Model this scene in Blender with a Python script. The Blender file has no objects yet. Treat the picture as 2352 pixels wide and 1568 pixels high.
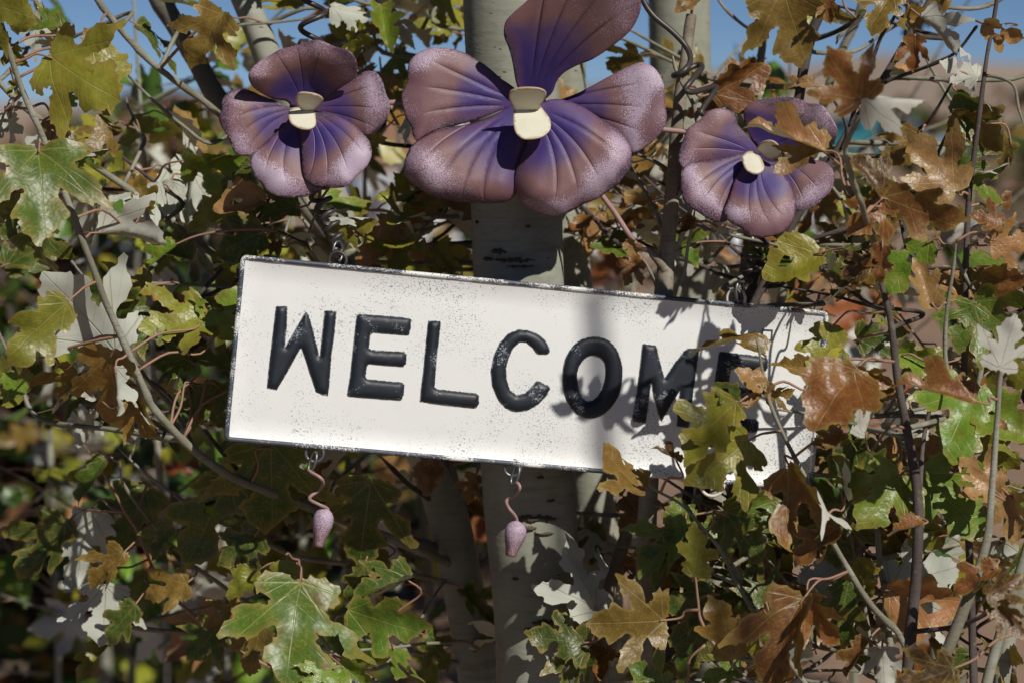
import bpy, bmesh, math, random
from mathutils import Vector, Matrix, noise
from mathutils.geometry import delaunay_2d_cdt

rnd = random.Random(7)
SC = bpy.context.scene
COL = SC.collection

# ------------------------------------------------------------------ camera, sky, sun
DIST = 2.2                      # metres from the lens to the sign
FOC = 6311.0                    # focal length in units of a 2352-wide picture
PITCH = math.atan(522.0 / FOC)  # the lens looks slightly down
TARGET = Vector((0, 0, 1.4))
FWD = Vector((0, math.cos(PITCH), -math.sin(PITCH)))
UPV = Vector((0, math.sin(PITCH), math.cos(PITCH)))
RGT = Vector((1, 0, 0))
CAMP = TARGET - FWD * DIST

cam = bpy.data.cameras.new('camera')
camo = bpy.data.objects.new('camera', cam)
COL.objects.link(camo)
camo.location = CAMP
camo.rotation_euler = (math.pi / 2 - PITCH, 0, 0)
cam.sensor_width = 36.0
cam.lens = 36.0 * FOC / 2352.0
cam.clip_start = 0.05
cam.clip_end = 5000.0
cam.dof.use_dof = True
cam.dof.focus_distance = DIST
cam.dof.aperture_fstop = 6.3
SC.camera = camo

TO_SUN = Vector((0.72, -1.0, 1.0)).normalized()
sun = bpy.data.lights.new('sun', 'SUN')
sun.energy = 4.6
sun.angle = math.radians(0.53)
sun.color = (1.0, 0.955, 0.88)
suno = bpy.data.objects.new('sun', sun)
COL.objects.link(suno)
suno.rotation_euler = TO_SUN.to_track_quat('Z', 'Y').to_euler()

world = bpy.data.worlds.new('World')
SC.world = world
world.use_nodes = True
wn = world.node_tree.nodes
wl = world.node_tree.links
wn.clear()
sky = wn.new('ShaderNodeTexSky')
sky.sky_type = 'NISHITA'
sky.sun_disc = False
sky.sun_elevation = math.asin(TO_SUN.z)
sky.sun_rotation = math.atan2(TO_SUN.x, TO_SUN.y)
sky.altitude = 2000.0
sky.air_density = 0.45
sky.dust_density = 0.0
sky.ozone_density = 5.0
bg = wn.new('ShaderNodeBackground')
bg.inputs['Strength'].default_value = 0.051
wo = wn.new('ShaderNodeOutputWorld')
wl.new(sky.outputs[0], bg.inputs[0])
wl.new(bg.outputs[0], wo.inputs[0])

SC.render.engine = 'CYCLES'
SC.cycles.use_denoising = True
SC.cycles.max_bounces = 4
SC.cycles.diffuse_bounces = 3
SC.cycles.glossy_bounces = 2
SC.cycles.use_adaptive_sampling = True
SC.cycles.adaptive_threshold = 0.03
SC.cycles.transparent_max_bounces = 4
SC.view_settings.view_transform = 'Standard'
SC.view_settings.look = 'None'
SC.view_settings.exposure = 0.0
SC.view_settings.gamma = 1.0
SC.view_settings.use_curve_mapping = False


# ------------------------------------------------------------------ helpers
def V(px, py, d=0.0):
    """A measured point of the place: 2352-wide picture position and metres behind the sign."""
    return CAMP + (DIST + d) * (FWD + RGT * ((px - 1176.0) / FOC) + UPV * ((784.0 - py) / FOC))


def U(n, d=0.0):
    return n * (DIST + d) / FOC


def link(o, parent=None):
    COL.objects.link(o)
    if parent is not None:
        o.parent = parent
    return o


def tag(o, label, cat, group=None):
    o['label'] = label
    o['category'] = cat
    if group:
        o['group'] = group
    return o


def thing(name, label, cat, loc, group=None):
    o = bpy.data.objects.new(name, None)
    o.empty_display_size = 0.05
    o.location = loc
    link(o)
    return tag(o, label, cat, group)


def mesh_obj(name, verts, faces, mats, parent=None, smooth=True, uvs=None, uv2=None, midx=None, origin=None):
    """verts in world space; origin = world position of the top-level parent (or of the object)."""
    org = Vector(origin) if origin is not None else Vector((0, 0, 0))
    me = bpy.data.meshes.new(name)
    me.from_pydata([tuple(Vector(v) - org) for v in verts], [], faces)
    for m in (mats if isinstance(mats, (list, tuple)) else [mats]):
        me.materials.append(m)
    if smooth:
        me.polygons.foreach_set('use_smooth', [True] * len(me.polygons))
    if midx:
        me.polygons.foreach_set('material_index', midx)
    for nm, data in (('UVMap', uvs), ('Edge', uv2)):
        if data is not None:
            lay = me.uv_layers.new(name=nm)
            flat = []
            for lp in me.loops:
                flat.extend(data[lp.vertex_index])
            lay.data.foreach_set('uv', flat)
    me.update()
    o = bpy.data.objects.new(name, me)
    link(o, parent)
    if parent is None and origin is not None:
        o.location = org
    return o


def catmull(pts, n):
    out = []
    P = [pts[0] * 2 - pts[1]] + list(pts) + [pts[-1] * 2 - pts[-2]]
    for i in range(1, len(P) - 2):
        for k in range(n):
            t = k / n
            a, b, c, d = P[i - 1], P[i], P[i + 1], P[i + 2]
            out.append(0.5 * ((2 * b) + (c - a) * t + (2 * a - 5 * b + 4 * c - d) * t * t + (3 * b - a - 3 * c + d) * t ** 3))
    out.append(pts[-1].copy() if hasattr(pts[-1], 'copy') else pts[-1])
    return out


def lerp_list(vals, n):
    out = []
    for i in range(len(vals) - 1):
        for k in range(n):
            out.append(vals[i] + (vals[i + 1] - vals[i]) * k / n)
    out.append(vals[-1])
    return out


def tube_data(path, radii, sides=8, cap=True, closed=False, lump=0.0, seed=0.0):
    verts, faces, uvs = [], [], []
    n = len(path)
    up = None
    L = 0.0
    for i in range(n):
        if closed:
            t = path[(i + 1) % n] - path[i - 1]
        else:
            t = path[min(i + 1, n - 1)] - path[max(i - 1, 0)]
        if t.length < 1e-9:
            t = Vector((0, 0, 1))
        t.normalize()
        if up is None:
            a = Vector((0, 1, 0)) if abs(t.y) < 0.9 else Vector((1, 0, 0))
            up = t.cross(a).normalized()
        up = (up - t * up.dot(t))
        if up.length < 1e-6:
            up = t.orthogonal()
        up.normalize()
        w = t.cross(up)
        if i:
            L += (path[i] - path[i - 1]).length
        for k in range(sides):
            ang = 2 * math.pi * k / sides
            r = radii[i]
            if lump:
                r *= 1 + lump * noise.noise(Vector((math.cos(ang) * 1.3 + seed, math.sin(ang) * 1.3, L / max(radii[i], 1e-4) * 0.35)))
            verts.append(path[i] + (up * math.cos(ang) + w * math.sin(ang)) * r)
            uvs.append((k / sides, L))
    rings = n if closed else n - 1
    for i in range(rings):
        j = (i + 1) % n
        for k in range(sides):
            k2 = (k + 1) % sides
            faces.append((i * sides + k, i * sides + k2, j * sides + k2, j * sides + k))
    if cap and not closed:
        faces.append(tuple(range(sides - 1, -1, -1)))
        faces.append(tuple((n - 1) * sides + k for k in range(sides)))
    return verts, faces, uvs


def tube(name, path, radii, mat, parent=None, sides=8, origin=None, closed=False, lump=0.0, seed=0.0):
    if not isinstance(radii, (list, tuple)):
        radii = [radii] * len(path)
    v, f, uv = tube_data(path, radii, sides, True, closed, lump, seed)
    return mesh_obj(name, v, f, mat, parent, True, uv, None, None, origin)


def inside(p, poly):
    x, y = p
    c = False
    n = len(poly)
    j = n - 1
    for i in range(n):
        xi, yi = poly[i]
        xj, yj = poly[j]
        if (yi > y) != (yj > y) and x < (xj - xi) * (y - yi) / (yj - yi) + xi:
            c = not c
        j = i
    return c


def seg_dist(p, poly):
    x, y = p
    best = 1e9
    n = len(poly)
    for i in range(n):
        ax, ay = poly[i]
        bx, by = poly[(i + 1) % n]
        dx, dy = bx - ax, by - ay
        q = dx * dx + dy * dy
        t = 0 if q == 0 else max(0, min(1, ((x - ax) * dx + (y - ay) * dy) / q))
        ex, ey = ax + dx * t - x, ay + dy * t - y
        d = ex * ex + ey * ey
        if d < best:
            best = d
    return math.sqrt(best)


def smooth_poly(poly, n):
    """Closed Catmull-Rom through the 2D points."""
    P = [Vector(p) for p in poly]
    out = []
    m = len(P)
    for i in range(m):
        a, b, c, d = P[i - 1], P[i], P[(i + 1) % m], P[(i + 2) % m]
        for k in range(n):
            t = k / n
            q = 0.5 * ((2 * b) + (c - a) * t + (2 * a - 5 * b + 4 * c - d) * t * t + (3 * b - a - 3 * c + d) * t ** 3)
            out.append((q.x, q.y))
    return out


def fill2d(outline, step, holes=(), jitter=0.25, r=None, inner=None):
    """Triangulate an outline with interior points. Returns points, faces, edge distances."""
    r = r or rnd
    loops = [list(outline)] + [list(h) for h in holes]
    pts = []
    edges = []
    for lp in loops:
        b = len(pts)
        pts.extend(lp)
        edges.extend([(b + i, b + (i + 1) % len(lp)) for i in range(len(lp))])
    xs = [p[0] for p in outline]
    ys = [p[1] for p in outline]
    y = min(ys)
    row = 0
    while y < max(ys):
        x = min(xs) + (step * 0.5 if row % 2 else 0)
        while x < max(xs):
            p = (x + r.uniform(-1, 1) * step * jitter, y + r.uniform(-1, 1) * step * jitter)
            if inside(p, outline) and not any(inside(p, h) for h in holes):
                if min(seg_dist(p, lp) for lp in loops) > step * 0.35:
                    pts.append(p)
            x += step
        y += step * 0.87
        row += 1
    if inner:
        pts.extend(inner)
    vs, es, fs, *_ = delaunay_2d_cdt([Vector(p) for p in pts], edges, [], 0, 1e-7)
    vs = [(v.x, v.y) for v in vs]
    out = []
    for f in fs:
        cx = sum(vs[i][0] for i in f) / len(f)
        cy = sum(vs[i][1] for i in f) / len(f)
        if inside((cx, cy), outline) and not any(inside((cx, cy), h) for h in holes):
            out.append(tuple(f))
    ed = [min(seg_dist(v, lp) for lp in loops) for v in vs]
    return vs, out, ed


# ------------------------------------------------------------------ materials
class NT:
    def __init__(self, name):
        self.m = bpy.data.materials.new(name)
        self.m.use_nodes = True
        self.t = self.m.node_tree
        self.n = self.t.nodes
        self.l = self.t.links
        self.n.clear()
        self.out = self.n.new('ShaderNodeOutputMaterial')

    def set(self, sock, v):
        if v is None:
            return
        if hasattr(v, 'is_output') or isinstance(v, bpy.types.NodeSocket):
            self.l.new(v, sock)
        else:
            if sock.type == 'RGBA' and len(v) == 3:
                v = (*v, 1)
            sock.default_value = v

    def math(self, op, a, b=None, c=None, clamp=False):
        nd = self.n.new('ShaderNodeMath')
        nd.operation = op
        nd.use_clamp = clamp
        self.set(nd.inputs[0], a)
        self.set(nd.inputs[1], b)
        self.set(nd.inputs[2], c)
        return nd.outputs[0]

    def mix(self, f, a, b, mode='MIX'):
        nd = self.n.new('ShaderNodeMix')
        nd.data_type = 'RGBA'
        nd.blend_type = mode
        self.set(nd.inputs[0], f)
        self.set(nd.inputs[6], a)
        self.set(nd.inputs[7], b)
        return nd.outputs[2]

    def step(self, x, lo, hi):
        nd = self.n.new('ShaderNodeMapRange')
        nd.interpolation_type = 'SMOOTHSTEP'
        self.set(nd.inputs[0], x)
        self.set(nd.inputs[1], lo)
        self.set(nd.inputs[2], hi)
        nd.inputs[3].default_value = 0
        nd.inputs[4].default_value = 1
        return nd.outputs[0]

    def noise(self, vec, scale, detail=3.0, rough=0.55):
        nd = self.n.new('ShaderNodeTexNoise')
        self.set(nd.inputs['Vector'], vec)
        nd.inputs['Scale'].default_value = scale
        nd.inputs['Detail'].default_value = detail
        nd.inputs['Roughness'].default_value = rough
        return nd.outputs[0]

    def voro(self, vec, scale, feature='F1', out=0):
        nd = self.n.new('ShaderNodeTexVoronoi')
        nd.feature = feature
        self.set(nd.inputs['Vector'], vec)
        nd.inputs['Scale'].default_value = scale
        return nd.outputs[out]

    def coord(self, which='Object'):
        return self.n.new('ShaderNodeTexCoord').outputs[which]

    def uv(self, name):
        nd = self.n.new('ShaderNodeUVMap')
        nd.uv_map = name
        return nd.outputs[0]

    def sep(self, v):
        nd = self.n.new('ShaderNodeSeparateXYZ')
        self.set(nd.inputs[0], v)
        return nd.outputs

    def comb(self, x, y, z):
        nd = self.n.new('ShaderNodeCombineXYZ')
        for i, q in enumerate((x, y, z)):
            self.set(nd.inputs[i], q)
        return nd.outputs[0]

    def vmath(self, op, a, b):
        nd = self.n.new('ShaderNodeVectorMath')
        nd.operation = op
        self.set(nd.inputs[0], a)
        self.set(nd.inputs[1], b)
        return nd.outputs[0]

    def ramp(self, f, stops):
        nd = self.n.new('ShaderNodeValToRGB')
        cr = nd.color_ramp
        cr.elements[0].position = stops[0][0]
        cr.elements[0].color = (*stops[0][1], 1)
        cr.elements[1].position = stops[-1][0]
        cr.elements[1].color = (*stops[-1][1], 1)
        for p, c in stops[1:-1]:
            e = cr.elements.new(p)
            e.color = (*c, 1)
        self.set(nd.inputs[0], f)
        return nd.outputs[0]

    def bump(self, h, strength=0.4, dist=0.001):
        nd = self.n.new('ShaderNodeBump')
        nd.inputs['Strength'].default_value = strength
        nd.inputs['Distance'].default_value = dist
        self.set(nd.inputs['Height'], h)
        return nd.outputs[0]

    def bsdf(self, color, rough=0.6, spec=0.5, metal=0.0, normal=None, coat=0.0):
        nd = self.n.new('ShaderNodeBsdfPrincipled')
        self.set(nd.inputs['Base Color'], color)
        self.set(nd.inputs['Roughness'], rough)
        self.set(nd.inputs['Specular IOR Level'], spec)
        self.set(nd.inputs['Metallic'], metal)
        self.set(nd.inputs['Normal'], normal)
        nd.inputs['Coat Weight'].default_value = coat
        return nd.outputs[0]

    def done(self, sh):
        self.l.new(sh, self.out.inputs[0])
        return self.m


def leaf_material():
    t = NT('poplar_leaf')
    uv = t.uv('UVMap')
    ed = t.sep(t.uv('Edge'))[0]
    oi = t.n.new('ShaderNodeObjectInfo')
    col, rn = oi.outputs['Color'], oi.outputs['Random']
    x, y, _ = t.sep(uv)
    ax = t.math('ABSOLUTE', x)
    off = t.vmath('ADD', uv, t.comb(t.math('MULTIPLY', rn, 37.0), t.math('MULTIPLY', rn, 91.0), 0.0))
    vein = None
    for deg in (0.0, 40.0, 78.0):
        s, c = math.sin(math.radians(deg)), math.cos(math.radians(deg))
        d = t.math('ABSOLUTE', t.math('SUBTRACT', t.math('MULTIPLY', ax, c), t.math('MULTIPLY', y, s)))
        al = t.math('ADD', t.math('MULTIPLY', ax, s), t.math('MULTIPLY', y, c))
        w = t.math('SUBTRACT', 0.0125, t.math('MULTIPLY', al, 0.008))
        k = t.math('SUBTRACT', 1.0, t.step(t.math('DIVIDE', d, w), 0.35, 1.1))
        k = t.math('MULTIPLY', k, t.step(al, -0.02, 0.02))
        vein = k if vein is None else t.math('MAXIMUM', vein, k)
    big = t.noise(off, 2.6, 1.0)
    mid = t.noise(off, 8.0, 2.0)
    # side veins leave the main ones at an angle
    q = t.math('FRACT', t.math('MULTIPLY', t.math('SUBTRACT', y, t.math('MULTIPLY', ax, 0.75)), 8.0))
    side = t.math('SUBTRACT', 1.0, t.step(t.math('ABSOLUTE', t.math('SUBTRACT', q, 0.5)), 0.02, 0.075))
    # colour of the upper face: the leaf's own colour, older patches, rusty flecks, paler veins
    fine = t.noise(off, 42.0, 2.0, 0.7)
    old = t.mix(0.5, col, (0.24, 0.13, 0.03))
    c1 = t.mix(t.math('MULTIPLY', t.step(big, 0.46, 0.72), 0.5), col, old)
    fleck = t.math('MULTIPLY', t.step(fine, 0.535, 0.60), t.step(mid, 0.36, 0.58))
    c1 = t.mix(t.math('MULTIPLY', fleck, 0.5), c1, (0.27, 0.20, 0.05))
    c1 = t.mix(t.math('MULTIPLY', t.step(t.noise(off, 6.0, 3.0, 0.7), 0.62, 0.67), 0.5), c1, (0.11, 0.05, 0.018))
    c1 = t.mix(t.math('MULTIPLY', t.math('SUBTRACT', 1.0, t.step(ed, 0.0, 0.05)), 0.55), c1, (0.26, 0.19, 0.05))
    tone = t.math('ADD', 0.60, t.math('MULTIPLY', mid, 0.80))
    c1 = t.mix(1.0, c1, t.comb(tone, tone, tone), 'MULTIPLY')
    vc = t.mix(0.38, c1, (0.34, 0.34, 0.12))
    c1 = t.mix(t.math('MULTIPLY', vein, 0.75), c1, vc)
    c1 = t.mix(t.math('MULTIPLY', side, 0.22), c1, vc)
    hgt = t.math('ADD', t.math('MULTIPLY', vein, -0.9), t.math('ADD', t.math('MULTIPLY', side, -0.35), t.math('MULTIPLY', t.noise(off, 14.0, 1.0), 1.6)))
    top = t.bsdf(c1, t.math('ADD', 0.30, t.math('MULTIPLY', fine, 0.2)), 0.42, 0.0, t.bump(hgt, 0.34, 0.0011))
    # felted pale underside
    un = t.mix(0.14, (0.56, 0.57, 0.51), col)
    un = t.mix(t.math('MULTIPLY', t.step(big, 0.4, 0.75), 0.25), un, (0.40, 0.37, 0.30))
    un = t.mix(t.math('ADD', t.math('MULTIPLY', vein, 0.5), t.math('MULTIPLY', side, 0.28)), un, (0.33, 0.31, 0.21))
    und = t.bsdf(un, 0.85, 0.15, 0.0, t.bump(vein, 0.5, 0.0015))
    geo = t.n.new('ShaderNodeNewGeometry')
    ms = t.n.new('ShaderNodeMixShader')
    t.set(ms.inputs[0], geo.outputs['Backfacing'])
    t.set(ms.inputs[1], top)
    t.set(ms.inputs[2], und)
    tr = t.n.new('ShaderNodeBsdfTranslucent')
    t.set(tr.inputs[0], t.mix(0.35, c1, (0.30, 0.30, 0.05)))
    m2 = t.n.new('ShaderNodeMixShader')
    m2.inputs[0].default_value = 0.20
    t.set(m2.inputs[1], ms.outputs[0])
    t.set(m2.inputs[2], tr.outputs[0])
    return t.done(m2.outputs[0])


def far_leaf_material():
    t = NT('poplar_leaf_soft')
    oi = t.n.new('ShaderNodeObjectInfo')
    col = oi.outputs['Color']
    n = t.noise(t.uv('UVMap'), 5.0, 2.0)
    g = t.math('ADD', 0.6, t.math('MULTIPLY', n, 0.8))
    c = t.mix(1.0, col, t.comb(g, g, g), 'MULTIPLY')
    top = t.bsdf(c, 0.4, 0.45)
    und = t.bsdf(t.mix(0.15, (0.52, 0.52, 0.48), col), 0.85, 0.15)
    geo = t.n.new('ShaderNodeNewGeometry')
    ms = t.n.new('ShaderNodeMixShader')
    t.set(ms.inputs[0], geo.outputs['Backfacing'])
    t.set(ms.inputs[1], top)
    t.set(ms.inputs[2], und)
    return t.done(ms.outputs[0])


def bark_material(name, base, dark, pale, lent=1.0, scale=1.0):
    t = NT(name)
    ob = t.coord('Object')
    uv = t.uv('UVMap')
    st = t.vmath('MULTIPLY', ob, (1.0, 1.0, 0.35))
    n1 = t.noise(st, 22.0 * scale, 4.0)
    n2 = t.noise(ob, 9.0, 2.0)
    n3 = t.noise(t.vmath('MULTIPLY', ob, (1.0, 1.0, 4.0)), 45.0 * scale, 3.0, 0.7)
    c = t.mix(t.step(n1, 0.35, 0.7), base, pale)
    c = t.mix(t.math('MULTIPLY', t.step(n2, 0.5, 0.72), 0.55), c, dark)
    grain = t.math('ADD', 0.78, t.math('MULTIPLY', n3, 0.45))
    c = t.mix(1.0, c, t.comb(grain, grain, grain), 'MULTIPLY')
    lv = t.vmath('MULTIPLY', ob, (1.0, 1.0, 2.6))
    le = t.voro(lv, 75.0 * scale)
    lm = t.math('MULTIPLY', t.math('SUBTRACT', 1.0, t.step(t.math('ADD', le, t.math('MULTIPLY', n3, 0.25)), 0.20, 0.30)), t.step(t.noise(ob, 14.0, 1.0), 0.52, 0.62))
    c = t.mix(t.math('MULTIPLY', lm, 0.85 * lent), c, (0.05, 0.035, 0.025))
    rings = t.noise(t.vmath('MULTIPLY', ob, (1.2, 1.2, 9.0)), 16.0 * scale, 2.0)
    c = t.mix(t.math('MULTIPLY', t.step(rings, 0.56, 0.70), 0.45), c, dark)
    blot = t.noise(ob, 26.0 * scale, 4.0, 0.7)
    c = t.mix(t.math('MULTIPLY', t.step(blot, 0.58, 0.66), 0.4), c, (0.20, 0.15, 0.10))
    h = t.math('ADD', t.math('MULTIPLY', n3, 0.7), t.math('ADD', n1, t.math('MULTIPLY', lm, 1.0)))
    return t.done(t.bsdf(c, 0.8, 0.25, 0.0, t.bump(h, 0.5, 0.0015)))


def plain_material(name, color, rough=0.6, spec=0.4, metal=0.0, vary=0.25, scale=60.0, bump=0.25, dist=0.0006):
    t = NT(name)
    ob = t.coord('Object')
    n = t.noise(ob, scale, 4.0, 0.65)
    n2 = t.noise(ob, scale * 0.17, 2.0)
    g = t.math('ADD', 1.0 - vary, t.math('ADD', t.math('MULTIPLY', n, vary), t.math('MULTIPLY', n2, vary)))
    c = t.mix(1.0, color, t.comb(g, g, g), 'MULTIPLY')
    return t.done(t.bsdf(c, t.math('ADD', rough - 0.06, t.math('MULTIPLY', n2, 0.12)), spec, metal, t.bump(n, bump, dist)))


def petal_material():
    t = NT('painted_petal_metal')
    ob = t.coord('Object')
    tt, _, _ = t.sep(t.uv('UVMap'))
    ed, gr, _ = t.sep(t.uv('Edge'))
    big = t.noise(ob, 28.0, 2.0)
    tn = t.math('ADD', tt, t.math('MULTIPLY', t.math('SUBTRACT', big, 0.5), 0.26))
    c = t.ramp(tn, [(0.0, (0.035, 0.019, 0.115)), (0.38, (0.042, 0.024, 0.142)), (0.51, (0.080, 0.045, 0.125)), (0.62, (0.168, 0.088, 0.086)), (0.84, (0.172, 0.090, 0.098)), (1.0, (0.115, 0.056, 0.074))])
    sp = t.noise(ob, 1500.0, 2.0, 0.6)
    sp2 = t.noise(ob, 850.0, 2.0, 0.7)
    # lavender spray over the outer half, thicker in patches
    lav = t.math('MULTIPLY', t.step(tn, 0.52, 0.84), t.step(t.noise(ob, 17.0, 1.0), 0.30, 0.55))
    lav = t.math('MULTIPLY', lav, t.sep(t.n.new('ShaderNodeObjectInfo').outputs['Color'])[0])
    th = t.math('SUBTRACT', 0.72, t.math('MULTIPLY', lav, 0.36))
    c = t.mix(t.math('MULTIPLY', t.step(sp, th, t.math('ADD', th, 0.07)), 0.88), c, (0.43, 0.35, 0.45))
    # pressed grooves, coloured as dark purple lines
    fr = t.math('ABSOLUTE', t.math('SUBTRACT', gr, t.math('ROUND', gr)))
    lw = t.math('DIVIDE', 0.036, t.math('MAXIMUM', tt, 0.1))
    line = t.math('SUBTRACT', 1.0, t.step(t.math('DIVIDE', fr, lw), 0.25, 1.5))
    line = t.math('MULTIPLY', line, t.math('MULTIPLY', t.step(tt, 0.18, 0.34), t.math('SUBTRACT', 1.0, t.step(tt, 0.60, 0.86))))
    c = t.mix(t.math('MULTIPLY', line, t.math('ADD', 0.15, t.math('MULTIPLY', big, 0.7))), c, (0.040, 0.020, 0.055))
    # plum and black wear along the rim
    rim = t.math('SUBTRACT', 1.0, t.step(t.math('ADD', ed, t.math('MULTIPLY', t.math('SUBTRACT', t.noise(ob, 24.0, 1.0), 0.42), 1.5)), 0.0, 0.6))
    c = t.mix(t.math('MULTIPLY', rim, 0.62), c, (0.15, 0.062, 0.095))
    th2 = t.math('SUBTRACT', 0.70, t.math('MULTIPLY', rim, 0.25))
    c = t.mix(t.math('MULTIPLY', t.step(sp2, th2, t.math('ADD', th2, 0.06)), t.math('MULTIPLY', rim, 1.0)), c, (0.045, 0.035, 0.055))
    c = t.mix(t.math('MULTIPLY', t.step(t.noise(ob, 75.0, 4.0, 0.7), 0.68, 0.72), 0.7), c, (0.24, 0.10, 0.055))
    return t.done(t.bsdf(c, 0.52, 0.42, 0.0, t.bump(t.math('SUBTRACT', t.math('ADD', sp2, t.math('MULTIPLY', big, 2.0)), t.math('MULTIPLY', line, 4.0)), 0.35, 0.0006)))


def sign_material(name, rim=False):
    t = NT(name)
    ob = t.coord('Object')
    cream, slate = (0.655, 0.66, 0.645), (0.14, 0.17, 0.215)
    sp = t.noise(ob, 760.0, 3.0, 0.62)
    patch = t.noise(ob, 13.0, 3.0)
    patch2 = t.noise(ob, 45.0, 2.0)
    if rim:
        m = t.step(t.math('ADD', t.math('MULTIPLY', patch, 1.0), t.math('ADD', t.math('MULTIPLY', patch2, 0.35), t.math('MULTIPLY', sp, 0.55))), 0.92, 1.04)
        c = t.mix(t.math('SUBTRACT', 1.0, m), cream, (0.045, 0.055, 0.075))
        rough = 0.5
    else:
        e, _, _ = t.sep(t.uv('Edge'))
        near = t.math('SUBTRACT', 1.0, t.step(e, 0.0, 0.85))
        dens = t.math('ADD', t.math('MULTIPLY', t.step(patch, 0.34, 0.66), 0.145), t.math('MULTIPLY', near, 0.042))
        th = t.math('SUBTRACT', 0.722, dens)
        c = t.mix(t.math('MULTIPLY', t.step(sp, th, t.math('ADD', th, 0.035)), 0.8), cream, slate)
        c = t.mix(t.math('MULTIPLY', t.step(patch2, 0.5, 0.8), 0.10), c, (0.42, 0.47, 0.55))
        c = t.mix(t.math('MULTIPLY', t.step(t.noise(ob, 70.0, 4.0, 0.7), 0.74, 0.77), 0.6), c, (0.33, 0.20, 0.08))
        rough = 0.42
    return t.done(t.bsdf(c, rough, 0.45, 0.0, t.bump(t.math('ADD', sp, t.math('MULTIPLY', patch, 6.0)), 0.12, 0.0008)))


def letter_material():
    t = NT('black_letter_paint')
    ob = t.coord('Object')
    ed, _, _ = t.sep(t.uv('Edge'))
    st = t.vmath('MULTIPLY', ob, (1.0, 1.0, 1.0))
    n = t.noise(ob, 700.0, 3.0, 0.7)
    patch = t.noise(ob, 32.0, 3.0)
    th = t.math('SUBTRACT', 0.74, t.math('MULTIPLY', t.step(patch, 0.46, 0.70), 0.28))
    wear = t.math('MULTIPLY', t.step(n, th, t.math('ADD', th, 0.07)), 0.5)
    c = t.mix(t.math('MULTIPLY', t.step(patch, 0.3, 0.7), 0.6), (0.007, 0.010, 0.015), (0.017, 0.024, 0.036))
    c = t.mix(wear, c, (0.50, 0.53, 0.56))
    e2 = t.math('ADD', ed, t.math('MULTIPLY', t.math('SUBTRACT', n, 0.5), 0.5))
    c = t.mix(t.math('SUBTRACT', 1.0, t.step(e2, -0.05, 0.08)), c, (0.60, 0.60, 0.58))
    return t.done(t.bsdf(c, 0.48, 0.38, 0.0, t.bump(n, 0.1, 0.0004)))


def tab_material():
    t = NT('ivory_tab_paint')
    ob = t.coord('Object')
    ed, _, _ = t.sep(t.uv('Edge'))
    n = t.noise(ob, 220.0, 4.0, 0.7)
    p = t.noise(ob, 60.0, 2.0)
    c = t.mix(t.math('MULTIPLY', t.step(p, 0.4, 0.75), 0.35), (0.60, 0.585, 0.47), (0.49, 0.455, 0.32))
    rust = t.math('SUBTRACT', 1.0, t.step(t.math('ADD', ed, t.math('MULTIPLY', t.math('SUBTRACT', n, 0.5), 0.8)), 0.02, 0.34))
    c = t.mix(t.math('MULTIPLY', rust, 0.65), c, (0.30, 0.16, 0.05))
    c = t.mix(t.step(n, 0.70, 0.74), c, (0.16, 0.10, 0.06))
    return t.done(t.bsdf(c, 0.45, 0.4, 0.0, t.bump(n, 0.12, 0.0005)))


M = {}
M['leaf'] = leaf_material()
M['leaf_far'] = far_leaf_material()
M['bark'] = bark_material('poplar_bark', (0.225, 0.230, 0.180), (0.150, 0.138, 0.098), (0.300, 0.302, 0.248))
M['bark_dark'] = bark_material('dark_poplar_bark', (0.145, 0.135, 0.11), (0.08, 0.07, 0.055), (0.19, 0.18, 0.15))
M['twig'] = bark_material('twig_bark', (0.17, 0.165, 0.115), (0.10, 0.085, 0.06), (0.25, 0.245, 0.20), 0.6, 3.0)
M['twig_dark'] = bark_material('dark_twig_bark', (0.065, 0.05, 0.045), (0.035, 0.027, 0.027), (0.10, 0.085, 0.075), 0.4, 3.0)
M['dead'] = bark_material('dead_stem_bark', (0.20, 0.17, 0.125), (0.09, 0.07, 0.05), (0.33, 0.31, 0.26), 0.8, 2.0)
M['stalk'] = plain_material('leaf_stalk', (0.27, 0.155, 0.105), 0.6, 0.3, 0.0, 0.3, 120.0)
M['scar'] = plain_material('bark_scar', (0.085, 0.066, 0.048), 0.9, 0.2, 0.0, 0.4, 150.0, 0.8, 0.003)
M['petal'] = petal_material()
M['sign'] = sign_material('speckled_cream_enamel')
M['rim'] = sign_material('worn_slate_rim', True)
M['letter'] = letter_material()
M['tab'] = tab_material()
M['wire'] = plain_material('dark_spring_wire', (0.055, 0.045, 0.042), 0.45, 0.5, 0.35, 0.4, 160.0)
M['link'] = plain_material('grey_steel_link', (0.16, 0.165, 0.17), 0.38, 0.5, 0.75, 0.4, 160.0)
M['cream_ring'] = plain_material('cream_painted_ring', (0.55, 0.52, 0.44), 0.5, 0.4, 0.0, 0.35, 200.0)
M['rose'] = plain_material('rose_painted_wire', (0.30, 0.185, 0.17), 0.55, 0.4, 0.0, 0.35, 220.0)


# ------------------------------------------------------------------ the setting
def ground_material():
    t = NT('red_desert_dirt')
    ob = t.coord('Object')
    n = t.noise(ob, 0.9, 5.0, 0.6)
    n2 = t.noise(ob, 9.0, 4.0, 0.65)
    c = t.mix(t.step(n, 0.35, 0.68), (0.30, 0.195, 0.135), (0.22, 0.15, 0.105))
    c = t.mix(t.math('MULTIPLY', t.step(n2, 0.5, 0.72), 0.5), c, (0.13, 0.085, 0.06))
    c = t.mix(t.math('MULTIPLY', t.step(t.noise(ob, 0.12, 3.0), 0.5, 0.7), 0.6), c, (0.25, 0.20, 0.12))
    return t.done(t.bsdf(c, 0.9, 0.2, 0.0, t.bump(n2, 0.6, 0.02)))


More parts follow.
